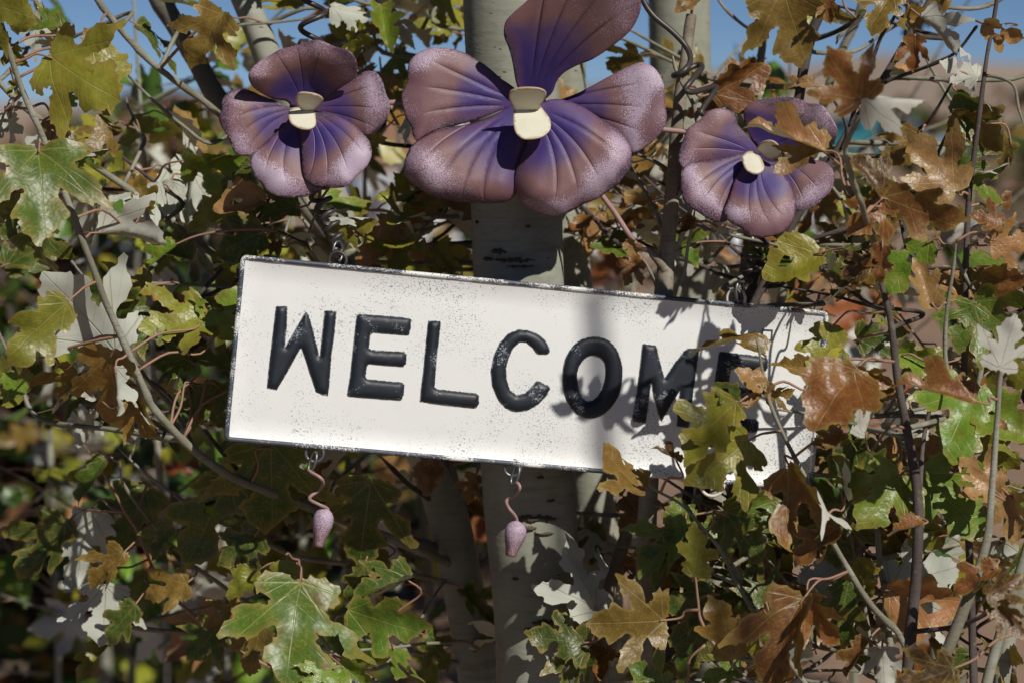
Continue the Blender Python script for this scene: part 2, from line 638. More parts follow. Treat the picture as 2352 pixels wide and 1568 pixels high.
def hill_material():
    t = NT('sagebrush_hillside')
    ob = t.coord('Object')
    n = t.noise(ob, 0.012, 5.0, 0.6)
    n2 = t.noise(ob, 0.09, 4.0, 0.7)
    c = t.mix(t.step(n, 0.35, 0.65), (0.36, 0.27, 0.205), (0.27, 0.215, 0.18))
    c = t.mix(t.math('MULTIPLY', t.step(n2, 0.52, 0.66), 0.6), c, (0.12, 0.125, 0.11))
    return t.done(t.bsdf(c, 0.95, 0.1))


M['ground'] = ground_material()
M['hill'] = hill_material()

gv, gf = [], []
GN = 60
for j in range(GN + 1):
    for i in range(GN + 1):
        fx = (i / GN * 2 - 1)
        fy = j / GN
        x = math.copysign(abs(fx) ** 2.5, fx) * 1800
        y = -30 + fy ** 2.6 * 2600
        gv.append((x, y, 0.04 * noise.noise(Vector((x * 0.35, y * 0.35, 0))) if y < 200 else 0))
for j in range(GN):
    for i in range(GN):
        a = j * (GN + 1) + i
        gf.append((a, a + 1, a + GN + 2, a + GN + 1))
g = mesh_obj('ground', gv, gf, M['ground'])
g['kind'] = 'structure'


def ridge(name, dist, prof, thick):
    """A hill range: prof maps picture x to the skyline's picture y."""
    vs, fs = [], []
    n = 120
    for i in range(n + 1):
        px = -2600 + 7600 * i / n
        xs = [p[0] for p in prof]
        k = 0
        while k < len(prof) - 2 and px > prof[k + 1][0]:
            k += 1
        f = max(0, min(1, (px - xs[k]) / (xs[k + 1] - xs[k])))
        f = f * f * (3 - 2 * f)
        top = prof[k][1] + (prof[k + 1][1] - prof[k][1]) * f
        crest = V(px, top, dist)
        h = max(2.0, crest.z + 3.0 * noise.noise(Vector((px * 0.006, 1.3, 0))) + 1.2 * noise.noise(Vector((px * 0.03, 4.3, 0))))
        for q, (b, hz) in enumerate(((-thick, -1.0), (-thick * 0.6, h * 0.28), (-thick * 0.25, h * 0.72), (0.0, h), (thick * 0.5, h * 0.6), (thick, -1.0))):
            jit = 1 + 0.18 * noise.noise(Vector((px * 0.011, q * 2.1, 7)))
            vs.append((crest.x, crest.y + b, hz if q in (0, 3, 5) else hz * jit))
    for i in range(n):
        for q in range(5):
            a = i * 6 + q
            fs.append((a, a + 6, a + 7, a + 1))
    o = mesh_obj(name, vs, fs, M['hill'])
    o['kind'] = 'structure'
    return o


ridge('hills', 1150, [(-2600, 235), (200, 243), (700, 236), (1300, 205), (1750, 150), (2100, 122), (2352, 138), (3000, 120), (5000, 200)], 320)
ridge('hills', 620, [(-2600, 258), (600, 255), (1400, 235), (1900, 190), (2352, 178), (3000, 215), (5000, 250)], 160)


# ------------------------------------------------------------------ far things behind the thicket
M['adobe'] = plain_material('brown_adobe_plaster', (0.27, 0.155, 0.105), 0.9, 0.15, 0.0, 0.3, 3.0, 0.5, 0.02)
M['adobe_dark'] = plain_material('weathered_timber', (0.10, 0.065, 0.045), 0.8, 0.2, 0.0, 0.35, 6.0)
M['pane'] = plain_material('dark_window_glass', (0.02, 0.026, 0.034), 0.08, 0.6, 0.0, 0.1, 2.0, 0.0)
M['white_car'] = plain_material('white_car_paint', (0.72, 0.72, 0.72), 0.25, 0.5, 0.0, 0.05, 2.0, 0.0)
M['blue_car'] = plain_material('pale_blue_car_paint', (0.30, 0.40, 0.52), 0.25, 0.5, 0.0, 0.05, 2.0, 0.0)
M['teal_car'] = plain_material('teal_car_paint', (0.03, 0.22, 0.26), 0.25, 0.5, 0.0, 0.05, 2.0, 0.0)
M['tyre'] = plain_material('tyre_rubber', (0.02, 0.02, 0.02), 0.85, 0.2)
M['polished'] = plain_material('polished_metal', (0.72, 0.73, 0.76), 0.14, 0.5, 1.0, 0.05, 5.0, 0.0)
M['chrome'] = plain_material('bright_metal', (0.50, 0.51, 0.54), 0.45, 0.5, 1.0, 0.05, 5.0, 0.0)
M['lamp_lens'] = plain_material('red_lamp_lens', (0.12, 0.015, 0.015), 0.2, 0.5)
M['old_wood'] = plain_material('sun_bleached_wood', (0.42, 0.33, 0.27), 0.85, 0.2, 0.0, 0.3, 20.0, 0.5, 0.004)
M['stone'] = plain_material('pale_stone', (0.36, 0.34, 0.33), 0.9, 0.2, 0.0, 0.3, 9.0, 0.7, 0.02)


def box_data(x0, x1, y0, y1, z0, z1, bev=0.0):
    bm = bmesh.new()
    bmesh.ops.create_cube(bm, size=1)
    for v in bm.verts:
        v.co = Vector(((x0 + x1) / 2 + v.co.x * (x1 - x0), (y0 + y1) / 2 + v.co.y * (y1 - y0), (z0 + z1) / 2 + v.co.z * (z1 - z0)))
    if bev:
        bmesh.ops.bevel(bm, geom=bm.edges[:], offset=bev, segments=2, affect='EDGES', profile=0.5)
    vs = [v.co.copy() for v in bm.verts]
    bm.verts.index_update()
    fs = [tuple(v.index for v in f.verts) for f in bm.faces]
    bm.free()
    return vs, fs


def local_part(name, data, mat, parent, smooth=False):
    v, f = data
    return mesh_obj(name, v, f, mat, parent, smooth)


def adobe():
    base = V(640, 262, 78)
    base.z = 0
    r = thing('adobe_building', 'long low brown adobe building far behind the poplar branches', 'building', base)
    top = V(640, 213, 78).z
    local_part('wall', box_data(-4.6, 5.4, 0, 5, -0.1, top - 0.16, 0.05), M['adobe'], r)
    local_part('roof', box_data(-4.75, 5.55, -0.15, 5.15, top - 0.157, top, 0.03), M['adobe_dark'], r)
    for x in (-3.2, 0.2, 3.6):
        w = local_part('window', box_data(x, x + 0.9, -0.04, 0.06, 1.0, 1.75), M['adobe_dark'], r)
        local_part('pane', box_data(x + 0.08, x + 0.82, -0.06, -0.043, 1.07, 1.68), M['pane'], w)
    d = local_part('door', box_data(-1.5, -0.6, -0.05, 0.05, 0.0, 1.9), M['adobe_dark'], r)
    local_part('handle', box_data(-0.72, -0.67, -0.10, -0.053, 0.92, 1.05), M['chrome'], d)


def car(label, paint, loc, rot, s=1.0):
    r = thing('parked_car', label, 'car', loc)
    r.rotation_euler = (0, 0, rot)
    r.scale = (s, s, s)
    prof = [(-2.15, 0.42), (-2.2, 0.75), (-2.08, 0.98), (-1.55, 1.05), (-1.25, 1.40), (-0.6, 1.52), (0.35, 1.50), (0.85, 1.32), (1.25, 1.02), (1.9, 0.90), (2.15, 0.72), (2.18, 0.42), (1.75, 0.30), (-1.75, 0.30)]
    prof = smooth_poly(prof, 3)
    vs, fs = [], []
    n = len(prof)
    for q, (y, k) in enumerate(((-0.86, 0.93), (-0.80, 1.0), (0.80, 1.0), (0.86, 0.93))):
        for (x, z) in prof:
            zz = 0.75 + (z - 0.75) * k
            tap = 1 - 0.18 * max(0, (z - 0.95)) / 0.55
            vs.append((x * k, y * tap, zz))
    for q in range(3):
        for i in range(n):
            j = (i + 1) % n
            fs.append((q * n + i, q * n + j, (q + 1) * n + j, (q + 1) * n + i))
    fs.append(tuple(range(n)))
    fs.append(tuple(3 * n + i for i in range(n - 1, -1, -1)))
    local_part('body', (vs, fs), paint, r, True)
    for sy in (-1, 1):
        for x0, x1 in ((-1.2, -0.35), (-0.27, 0.72)):
            y = 0.80 * sy
            d = 0.02 * sy
            wv = [(x0, y + d, 1.03), (x1, y + d, 1.03), (x1 - 0.12 * (x1 > 0.5), y * 0.885 + d, 1.40), (x0 + 0.12 * (x0 < -1), y * 0.885 + d, 1.40)]
            wv += [(a, b - 0.05 * sy, c) for a, b, c in wv]
            local_part('window', (wv, [(0, 1, 2, 3), (7, 6, 5, 4), (0, 4, 5, 1), (1, 5, 6, 2), (2, 6, 7, 3), (3, 7, 4, 0)]), M['pane'], r)
        for x in (-1.35, 1.35):
            c = [Vector((x, sy * 0.84 + k, 0)) for k in (-0.11, -0.09, 0.09, 0.11)]
            for p in c:
                p.z = 0.32
            v, f, _ = tube_data(c, [0.27, 0.32, 0.32, 0.27], 18)
            w = local_part('wheel', (v, f), M['tyre'], r, True)
            c = [Vector((x, sy * (0.955 + k), 0.32)) for k in (0.0, 0.012, 0.02)]
            v, f, _ = tube_data(c, [0.19, 0.185, 0.06], 14)
            local_part('rim', (v, f), M['chrome'], w, True)
    for x, sx in ((-2.16, -1), (2.15, 1)):
        local_part('bumper', box_data(x - 0.07, x + 0.07, -0.8, 0.8, 0.42, 0.56, 0.03), M['chrome'] if sx < 0 else paint, r)
        for y in (-0.62, 0.62):
            local_part('tail_lamp' if sx < 0 else 'headlight', box_data(x - 0.06, x + 0.06, y - 0.13, y + 0.13, 0.70, 0.78, 0.02), M['lamp_lens'] if sx < 0 else M['chrome'], r)
    zs = (1.07, 1.40)
    rw = [(-1.62, -0.62, zs[0]), (-1.62, 0.62, zs[0]), (-1.30, 0.55, zs[1]), (-1.30, -0.55, zs[1])]
    rw += [(a + 0.08, b, c - 0.03) for a, b, c in rw]
    local_part('window', (rw, [(3, 2, 1, 0), (4, 5, 6, 7), (0, 1, 5, 4), (1, 2, 6, 5), (2, 3, 7, 6), (3, 0, 4, 7)]), M['pane'], r)
    return r


def on_ground(px, d):
    p = V(px, 784, d)
    p.z = 0
    return p


adobe()
car('blurred white car glimpsed behind the leaves at the left edge', M['white_car'], on_ground(-560, 13.5), math.radians(7))
car('blurred white car seen between stems above the middle of the sign', M['white_car'], on_ground(1330, 24.0), math.radians(12))
car('tiny pale blue car far off on the plain near the right edge', M['blue_car'], on_ground(2170, 92.0), math.radians(8))
car('tiny teal car far off, left of the pale blue one', M['teal_car'], on_ground(1985, 80.0), math.radians(60))


def lathe(name, prof, c, mat, parent=None, sides=24, squash=(1, 1), wob=0.0):
    vs, fs = [], []
    for (r, z) in prof:
        for k in range(sides):
            a = 2 * math.pi * k / sides
            w = 1 + wob * noise.noise(Vector((math.cos(a) * 1.7, math.sin(a) * 1.7, z * 4)))
            vs.append((c[0] + r * w * math.cos(a) * squash[0], c[1] + r * w * math.sin(a) * squash[1], c[2] + z))
    for i in range(len(prof) - 1):
        for k in range(sides):
            k2 = (k + 1) % sides
            fs.append((i * sides + k, i * sides + k2, (i + 1) * sides + k2, (i + 1) * sides + k))
    fs.append(tuple(range(sides - 1, -1, -1)))
    fs.append(tuple((len(prof) - 1) * sides + k for k in range(sides)))
    return mesh_obj(name, vs, fs, mat, parent)


def trough():
    b = on_ground(30, 8.6)
    r = thing('metal_trough', 'low metal trough with a glinting rim at the far left', 'trough', b)
    lathe('tub', [(0.34, 0.0), (0.37, 0.03), (0.385, 0.27), (0.355, 0.27), (0.34, 0.06)], (0, 0, 0), M['tyre'], r, 28, (1.0, 0.7))
    p = [Vector((0.39 * math.cos(a), 0.273 * math.sin(a), 0.278)) for a in [2 * math.pi * k / 40 for k in range(40)]]
    tube('rim', p, 0.020, M['polished'], r, 12, None, True)


trough()


def post(px, d, top_px, r0, label):
    b = on_ground(px, d)
    t = V(px, top_px, d)
    r = thing('fence_post', label, 'post', b)
    h = t.z
    lathe('shaft', [(r0 * 1.04, -0.1), (r0, h * 0.3), (r0 * 0.96, h * 0.7), (r0 * 0.97, h - 0.01)], (0, 0, 0), M['old_wood'], r, 14, (1, 1), 0.12)
    lathe('cap', [(r0 * 0.96, h - 0.009), (r0 * 0.8, h + 0.012), (r0 * 0.3, h + 0.018)], (0, 0, 0), M['old_wood'], r, 14, (1, 1), 0.12)


post(178, 7.6, 560, 0.042, 'blurred pale wooden post standing behind the leaves at the left')


def rock(px, d, w, h, label):
    b = on_ground(px, d)
    bm = bmesh.new()
    bmesh.ops.create_icosphere(bm, subdivisions=3, radius=1)
    for v in bm.verts:
        k = 1 + 0.28 * noise.noise(v.co * 1.4 + Vector((px, 0, 0))) + 0.1 * noise.noise(v.co * 4)
        v.co = Vector((v.co.x * w * k, v.co.y * w * 0.8 * k, max(-0.02, v.co.z * h * k)))
    bm.verts.index_update()
    o = mesh_obj('boulder', [v.co + b for v in bm.verts], [tuple(v.index for v in f.verts) for f in bm.faces], M['stone'], None, True, None, None, None, b)
    bm.free()
    return tag(o, label, 'boulder')


rock(85, 6.0, 0.22, 0.42, 'blurred pale boulder in the bottom left corner')


# ------------------------------------------------------------------ leaf shapes (base at the origin, tip at (0,1))
HALF = {
    'A': [(0.05, -0.035), (0.14, -0.045), (0.27, -0.03), (0.41, 0.03), (0.385, 0.085), (0.41, 0.15), (0.32, 0.175), (0.25, 0.215), (0.31, 0.275), (0.43, 0.31), (0.53, 0.375), (0.545, 0.47), (0.655, 0.635),
          (0.53, 0.60), (0.43, 0.585), (0.33, 0.55), (0.25, 0.46), (0.175, 0.42), (0.155, 0.49), (0.20, 0.58), (0.275, 0.70), (0.20, 0.755), (0.165, 0.85), (0.07, 0.92)],
    'B': [(0.06, -0.03), (0.18, -0.03), (0.33, 0.03), (0.39, 0.13), (0.49, 0.20), (0.45, 0.29), (0.53, 0.39), (0.46, 0.47), (0.36, 0.50), (0.28, 0.55), (0.32, 0.65), (0.25, 0.74), (0.17, 0.80), (0.11, 0.90)],
    'C': [(0.05, -0.02), (0.15, 0.0), (0.29, 0.05), (0.28, 0.13), (0.35, 0.20), (0.26, 0.25), (0.20, 0.30), (0.28, 0.38), (0.39, 0.45), (0.41, 0.60), (0.29, 0.60), (0.19, 0.56), (0.145, 0.61), (0.215, 0.74), (0.155, 0.82), (0.07, 0.91)],
}
LEAVES = {}


def make_leaf(kind, shape, r, fine):
    half = HALF[shape]
    sL, sR = r.uniform(0.72, 1.15), r.uniform(0.72, 1.15)
    skew, stretch = r.uniform(-0.16, 0.16), r.uniform(0.85, 1.12)
    o = [(0.0, 0.0)]
    jit = lambda p: (p[0] + r.uniform(-0.016, 0.016), p[1] + r.uniform(-0.016, 0.016))
    wd = lambda x, y: (x * (1.0 if y > 0.3 else stretch) + skew * y * y, y)
    right = [jit(wd(x * sR, y)) for x, y in half]
    left = [jit(wd(-x * sL, y)) for x, y in half]
    o += right + [(skew, 1.0)] + left[::-1]
    # rounded lobes and blunt teeth, as on a white poplar; the tips stay pointed
    pts = smooth_poly(o, 3 if fine else 1)
    if fine:
        q = []
        m = len(pts)
        for i in range(m):
            a, b = Vector(pts[i - 1]), Vector(pts[(i + 1) % m])
            e = b - a
            nrm = Vector((e.y, -e.x)) / max(e.length, 1e-6)
            k = r.uniform(0.004, 0.034) if i % 3 == 1 and r.random() < 0.75 else 0.0
            q.append(tuple(Vector(pts[i]) + nrm * k))
        pts = q
    vs, fs, ed = fill2d(pts, 0.085 if fine else 0.13, (), 0.3, r)
    if fine and r.random() < (0.75 if kind in ('curl', 'crumple') else 0.3):
        # a bite or a torn hole
        for _ in range(r.randint(1, 2)):
            bx, by, br = r.uniform(-0.4, 0.4), r.uniform(0.2, 0.85), r.uniform(0.05, 0.12)
            keep = []
            for f in fs:
                fx = sum(vs[i][0] for i in f) / 3 - bx
                fy = sum(vs[i][1] for i in f) / 3 - by
                if math.hypot(fx, fy) > br * (1 + 0.5 * noise.noise(Vector((fx * 14, fy * 14, bx)))):
                    keep.append(f)
            fs = keep
    ph = [r.uniform(0, 6.28) for _ in range(6)]
    amp = {'flat': 0.07, 'cup': 0.085, 'droop': 0.085, 'fold': 0.07, 'curl': 0.10, 'crumple': 0.15}[kind]
    bend = {'flat': r.uniform(-0.35, 0.05), 'cup': r.uniform(-0.55, 0.2), 'droop': r.uniform(-0.9, -0.45), 'fold': r.uniform(-0.5, 0.3), 'curl': r.uniform(-1.5, 1.6), 'crumple': r.uniform(-1.7, 1.7)}[kind]
    fold = {'flat': r.uniform(0.0, 0.22), 'cup': r.uniform(0.25, 0.55), 'droop': r.uniform(-0.1, 0.35), 'fold': r.uniform(0.75, 1.15), 'curl': r.uniform(0.2, 0.8), 'crumple': r.uniform(0.3, 1.0)}[kind]
    roll = {'flat': r.uniform(-0.1, 0.3), 'cup': r.uniform(0.2, 0.8), 'droop': r.uniform(-0.9, 0.2), 'fold': r.uniform(-0.3, 0.6), 'curl': r.uniform(0.8, 2.2) * r.choice((-1, 1)), 'crumple': r.uniform(1.2, 2.8) * r.choice((-1, 1))}[kind]
    out = []
    sd = r.uniform(0, 100)
    for (x, y), e in zip(vs, ed):
        s = abs(x)
        sg = 1 if x > 0 else -1
        # cross-section: fold at the midrib, then an arc of curvature roll
        th = 0.0
        cx = cz = 0.0
        stp = s / 6 if s > 0 else 0
        for k in range(6):
            th = fold * 0.85 + roll * (k + 0.5) * stp * (0.6 + 0.8 * y)
            cx += math.cos(th) * stp
            cz += math.sin(th) * stp
        wav = amp * (0.6 * math.sin(5.5 * y + ph[0] + sg) * s * 2 + 0.5 * math.sin(9 * x + ph[1] + 3 * y) * max(0, 0.25 - e) * 3)
        wav += amp * 1.1 * noise.noise(Vector((x * 3.2 + sd, y * 3.2, sd)))
        # quilting between the veins
        z = cz + wav
        # bend along the midrib
        by = bz = 0.0
        t = 0.0
        stp = y / 6
        for k in range(6):
            t = bend * (k + 0.5) * stp
            by += math.cos(t) * stp
            bz += math.sin(t) * stp
        t = bend * y
        out.append((sg * cx, by - math.sin(t) * z, bz + math.cos(t) * z))
    me = bpy.data.meshes.new('leaf')
    # rescale so that the chord from base to tip keeps length 1
    me.from_pydata(out, [], fs)
    me.materials.append(M['leaf'] if fine else M['leaf_far'])
    me.polygons.foreach_set('use_smooth', [True] * len(me.polygons))
    for nm, data in (('UVMap', vs), ('Edge', [(e, 0.0) for e in ed])):
        lay = me.uv_layers.new(name=nm)
        flat = []
        for lp in me.loops:
            flat.extend(data[lp.vertex_index])
        lay.data.foreach_set('uv', flat)
    me.update()
    # faces must look along +Z: the upper side
    if sum(p.normal.z * p.area for p in me.polygons) < 0 and kind not in ('curl', 'crumple'):
        me.flip_normals()
    else:
        a = me.polygons[0]
        i0, i1, i2 = [vs[i] for i in a.vertices[:3]]
        if (i1[0] - i0[0]) * (i2[1] - i0[1]) - (i1[1] - i0[1]) * (i2[0] - i0[0]) < 0:
            me.flip_normals()
    return me


for kind, nv in (('flat', 9), ('cup', 10), ('droop', 8), ('fold', 7), ('curl', 9), ('crumple', 9)):
    LEAVES[kind] = []
    for i in range(nv):
        shp = 'AACAB'[i % 5] if kind != 'crumple' else 'ABC'[i % 3]
        LEAVES[kind].append(make_leaf(kind, shp, random.Random(len(kind) * 131 + i * 7 + 3), True))
LEAVES['far'] = [make_leaf(k, s, random.Random(300 + i), False) for i, (k, s) in enumerate((('cup', 'A'), ('droop', 'A'), ('fold', 'B'), ('flat', 'B'), ('curl', 'C'), ('cup', 'C'), ('crumple', 'B'), ('flat', 'A')))]

PAL = {
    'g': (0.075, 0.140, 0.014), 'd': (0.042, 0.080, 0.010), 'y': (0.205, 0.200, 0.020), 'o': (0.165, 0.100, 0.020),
    'b': (0.165, 0.055, 0.016), 't': (0.310, 0.160, 0.062), 'k': (0.075, 0.032, 0.015), 'l': (0.120, 0.205, 0.014),
}


def leaf_color(c, r):
    a = Vector(PAL[c])
    a = a * r.uniform(0.82, 1.18)
    return (a.x * r.uniform(0.9, 1.12), a.y * r.uniform(0.92, 1.08), a.z, 1.0)


# ------------------------------------------------------------------ trees
BR = []          # every branch: dict(o, root, pts, rad)
SAG = Vector((0, 0, -1))


class Tree:
    def __init__(self, name, label, cat, stem, rad, d, mat, group=None, sides=14, lump=0.08, to_ground=True, trunk='trunk'):
        pts = self.pts(stem, d)
        rr = list(rad) if isinstance(rad, (list, tuple)) else [rad] * len(pts)
        if len(rr) == 2 and len(pts) > 2:
            rr = [rr[0] + (rr[1] - rr[0]) * i / (len(pts) - 1) for i in range(len(pts))]
        rr = [U(q, d if not isinstance(d, (list, tuple)) else d[0]) for q in rr]
        if to_ground:
            e = pts[-1]
            q = e + (e - pts[-2]).normalized() * min(0.25, e.z * 0.4)
            q.z = max(q.z, 0.3)
            base = Vector((q.x + (q.x - e.x) * 0.3, q.y, -0.02))
            pts += [q, base]
            rr += [rr[-1] * 1.05, rr[-1] * 1.35]
            loc = Vector((base.x, base.y, 0))
        else:
            loc = pts[-1].copy()
        self.loc = loc
        self.root = thing(name, label, cat, loc, group)
        self.mat = mat
        n = 8
        path = catmull(pts, n)
        self.trunk = tube(trunk, path, lerp_list(rr, n), mat, self.root, sides, loc, False, lump, rnd.uniform(0, 50))
        BR.append(dict(o=self.trunk, tree=self, pts=path, rad=lerp_list(rr, n), trunk=True))
        self.n = 0

    @staticmethod
    def pts(stem, d):
        n = len(stem)
        if isinstance(d, (list, tuple)):
            if len(d) == n:
                ds = d
            else:
                ds = [d[0] + (d[1] - d[0]) * i / (n - 1) for i in range(n)]
        else:
            ds = [d] * n
        return [V(x, y, q) for (x, y), q in zip(stem, ds)]

    def branch(self, stem, rad, d, mat=None, name='branch', sides=9, world=None, lump=0.14):
        pts = world or self.pts(stem, d)
        n = 5
        path = catmull(pts, n)
        m = len(path)
        for i in range(1, m - 1):
            path[i] = path[i] + 0.0012 * noise.noise_vector(path[i] * 22.0)
        if not world:
            rad = (U(rad[0]), U(rad[1]))
        rr = [rad[0] + (rad[1] - rad[0]) * i / (m - 1) for i in range(m)]
        # nodes: small swellings every few centimetres
        L = 0
        seedn = rnd.uniform(0, 6)
        for i in range(1, m):
            L += (path[i] - path[i - 1]).length
            rr[i] *= 1 + 0.28 * max(0, math.sin(L * 130.0 + seedn)) ** 8
        if not world:
            for i in range(min(4, m)):
                rr[i] *= 0.3 + 0.175 * i
        o = tube(name, path, rr, mat or M['twig'], self.root, sides, self.loc, False, lump, rnd.uniform(0, 50))
        b = dict(o=o, tree=self, pts=path, rad=rr, trunk=False)
        BR.append(b)
        return b


def leaf_matrix(base, tip, roll, flip):
    y = tip - base
    L = y.length
    y = y / L
    n = CAMP - base
    n = n - y * n.dot(y)
    n.normalize()
    n = Matrix.Rotation(math.radians(roll), 3, y) @ n
    if flip:
        n = -n
    x = y.cross(n)
    m = Matrix((x, y, n)).transposed().to_4x4()
    return Matrix.Translation(base) @ m @ Matrix.Diagonal((L * rnd.uniform(0.85, 1.12), L, L, 1))


def add_leaf(b, mesh, mw, col, end=None, stalk_r=0.0010, stalk_name='leaf_stalk'):
    tr = b['tree']
    o = bpy.data.objects.new('leaf', mesh)
    link(o, b['o'])
    o.matrix_local = Matrix.Translation(-tr.loc) @ mw
    o.color = col
    tr.n += 1
    if end is not None:
        base = mw.translation
        y = (mw.to_3x3() @ Vector((0, 1, 0))).normalized()
        dist = (end - base).length
        to = (end - base).normalized()
        bk = (to * 1.1 - y * 0.8).normalized()
        c = [base + y * 0.004, base + bk * min(dist * 0.35, 0.02), base.lerp(end, 0.6) + Vector((0, 0, 0.05 * dist)), end]
        p = catmull(c, 4)
        k = len(p)
        rr = [stalk_r * (0.75 + 0.5 * i / (k - 1)) for i in range(k)]
        tube(stalk_name, p, rr, M['stalk'], b['o'], 6, tr.loc)
    return o


def nearest(p, limit=None, skip_trunk=True):
    best = (1e9, None, None)
    for b in BR:
        if skip_trunk and b['trunk'] and b['rad'][0] > 0.012:
            continue
        for q in b['pts'][::2]:
            d = (q - p).length
            if d < 0.012:
                d = 0.03 - d
            if d < best[0]:
                best = (d, b, q)
    return best


# the standing trees
T_main = Tree('poplar_tree', 'thick smooth grey poplar trunk standing right behind the sign', 'tree',
              [(1150, -700), (1162, -300), (1170, 0), (1184, 300), (1190, 600), (1212, 1080), (1235, 1400), (1243, 1600), (1250, 2000)], [92, 100, 106, 105, 104, 107, 100, 102, 108], 0.107, M['bark'], None, 36, 0.03)
T_lean = Tree('poplar_tree', 'grey poplar stem leaning from upper left down behind the left flower', 'tree',
              [(330, -600), (470, -220), (572, 20), (640, 190), (762, 440), (812, 610), (905, 850), (1012, 1130), (1050, 1280), (1100, 1568), (1118, 1900)], [24, 28, 32, 33, 33, 35, 40, 46, 48, 47, 50], [0.20, 0.22], M['bark'], None, 22, 0.06)
T_second = Tree('poplar_tree', 'pale poplar trunk half hidden behind the right edge of the thick trunk', 'tree',
                [(1262, -600), (1282, -200), (1296, 150), (1300, 480), (1312, 650), (1368, 1180), (1392, 1568), (1400, 1900)], [46, 48, 50, 50, 48, 50, 46, 48], 0.30, M['bark'], None, 22, 0.04)
T_back = Tree('poplar_tree', 'blurred pale poplar trunk rising between the big and right flowers', 'tree',
              [(1548, -600), (1556, -200), (1562, 120), (1568, 420), (1590, 760), (1632, 1250), (1645, 1600), (1650, 1900)], [66, 70, 72, 66, 56, 42, 44, 46], 0.48, M['bark'], None, 22, 0.04)
T_stub = Tree('cut_stem', 'dead grey brown stem with a cut top left of the right flower', 'stem',
              [(1588, 34), (1583, 70), (1575, 130), (1557, 273), (1549, 390), (1537, 520), (1525, 650), (1510, 850), (1488, 1150), (1478, 1568), (1470, 1800)], [12, 13, 13, 15, 17, 18, 21, 22, 22, 23, 24], 0.055, M['dead'], None, 14, 0.12, True, 'stem')
T_brown = Tree('poplar_sapling', 'smooth brown stem slanting below the right half of the sign', 'tree',
               [(1520, 700), (1492, 930), (1468, 1095), (1437, 1230), (1402, 1345), (1386, 1450), (1376, 1700)], [12, 13, 14, 15, 15, 16, 17], 0.15, M['dead'], None, 12, 0.06)
S1 = Tree('poplar_sapling', 'dark upright shoot crossing the sky above the right flower', 'tree',
          [(1930, -240), (1890, 0), (1864, 80), (1846, 156), (1832, 240), (1795, 420), (1712, 700), (1640, 1000), (1590, 1300), (1570, 1700)], [9, 11, 12, 12, 12, 13, 14, 15, 16, 18], 0.14, M['twig_dark'], None, 12, 0.1)
S2 = Tree('poplar_sapling', 'thin grey shoot just left of the dark one above the right flower', 'tree',
          [(1790, -220), (1774, 0), (1756, 70), (1748, 136), (1743, 195), (1735, 400), (1700, 700), (1680, 1100), (1670, 1700)], [6, 8, 9, 9, 9, 10, 10, 11, 13], 0.22, M['twig'], None, 12, 0.1)
S3 = Tree('poplar_sapling', 'long dark shoot slanting down right to left beside the right flower', 'tree',
          [(2230, -150), (2160, -40), (2094, 70), (2020, 195), (1942, 312), (1880, 420), (1826, 507), (1796, 570), (1740, 680), (1640, 900), (1560, 1250), (1530, 1700)], [5, 6, 7, 8, 8, 9, 9, 10, 10, 11, 12, 13], 0.11, M['twig_dark'], None, 10, 0.1)
S4 = Tree('poplar_sapling', 'pale blurred shoot slanting behind the upper right leaves', 'tree',
          [(2050, -220), (1977, 20), (1934, 117), (1900, 210), (1862, 380), (1820, 560), (1760, 900), (1720, 1300), (1710, 1700)], [8, 10, 10, 10, 11, 11, 12, 13, 14], 0.33, M['twig'], None, 12, 0.08)
S5 = Tree('poplar_sapling', 'thin dark upright stick near the right edge against the sky', 'tree',
          [(2318, -200), (2290, 0), (2266, 136), (2251, 253), (2238, 350), (2226, 448), (2220, 565), (2217, 720), (2215, 1000), (2230, 1350), (2240, 1700)], [4, 5, 5, 6, 6, 7, 7, 8, 8, 9, 10], -0.015, M['twig_dark'], None, 10, 0.1)
S6 = Tree('poplar_sapling', 'dark knobbly stem among brown leaves right of the sign', 'tree',
          [(2012, 600), (2025, 655), (2046, 740), (2060, 860), (2078, 960), (2095, 1050), (2108, 1150), (2106, 1300), (2092, 1450), (2082, 1600), (2078, 1800)], [5, 6, 8, 9, 10, 11, 12, 13, 14, 15, 16], -0.065, M['twig_dark'], None, 12, 0.14)
S7 = Tree('poplar_sapling', 'grey crooked stem in the lower right leaning to the right edge', 'tree',
          [(2330, 720), (2308, 810), (2296, 880), (2290, 970), (2276, 1150), (2268, 1235), (2240, 1330), (2185, 1470), (2140, 1580), (2110, 1800)], [4, 5, 6, 7, 8, 10, 12, 14, 15, 16], -0.10, M['twig'], None, 12, 0.14)
S8 = Tree('poplar_sapling', 'pale smooth stem in the bottom right corner, left one of two', 'tree',
          [(2400, 1120), (2352, 1280), (2318, 1390), (2290, 1480), (2262, 1590), (2240, 1750)], [10, 11, 12, 12, 13, 14], 0.015, M['bark'], None, 14, 0.06)
S9 = Tree('poplar_sapling', 'thicker pale stem in the bottom right corner, right one of two', 'tree',
          [(2420, 1050), (2372, 1240), (2330, 1400), (2308, 1500), (2294, 1620), (2285, 1750)], [16, 18, 19, 20, 20, 22], 0.05, M['bark'], None, 14, 0.06)
S10 = Tree('poplar_sapling', 'slender olive shoot with star shaped leaves under the right end of the sign', 'tree',
           [(1478, 1092), (1503, 1122), (1568, 1160), (1612, 1210), (1655, 1262), (1690, 1332), (1740, 1420), (1790, 1492), (1850, 1570), (1930, 1700)], [2.5, 3, 3.5, 4, 4.5, 5, 5.5, 6, 6.5, 8], -0.03, M['twig'], None, 9, 0.1)
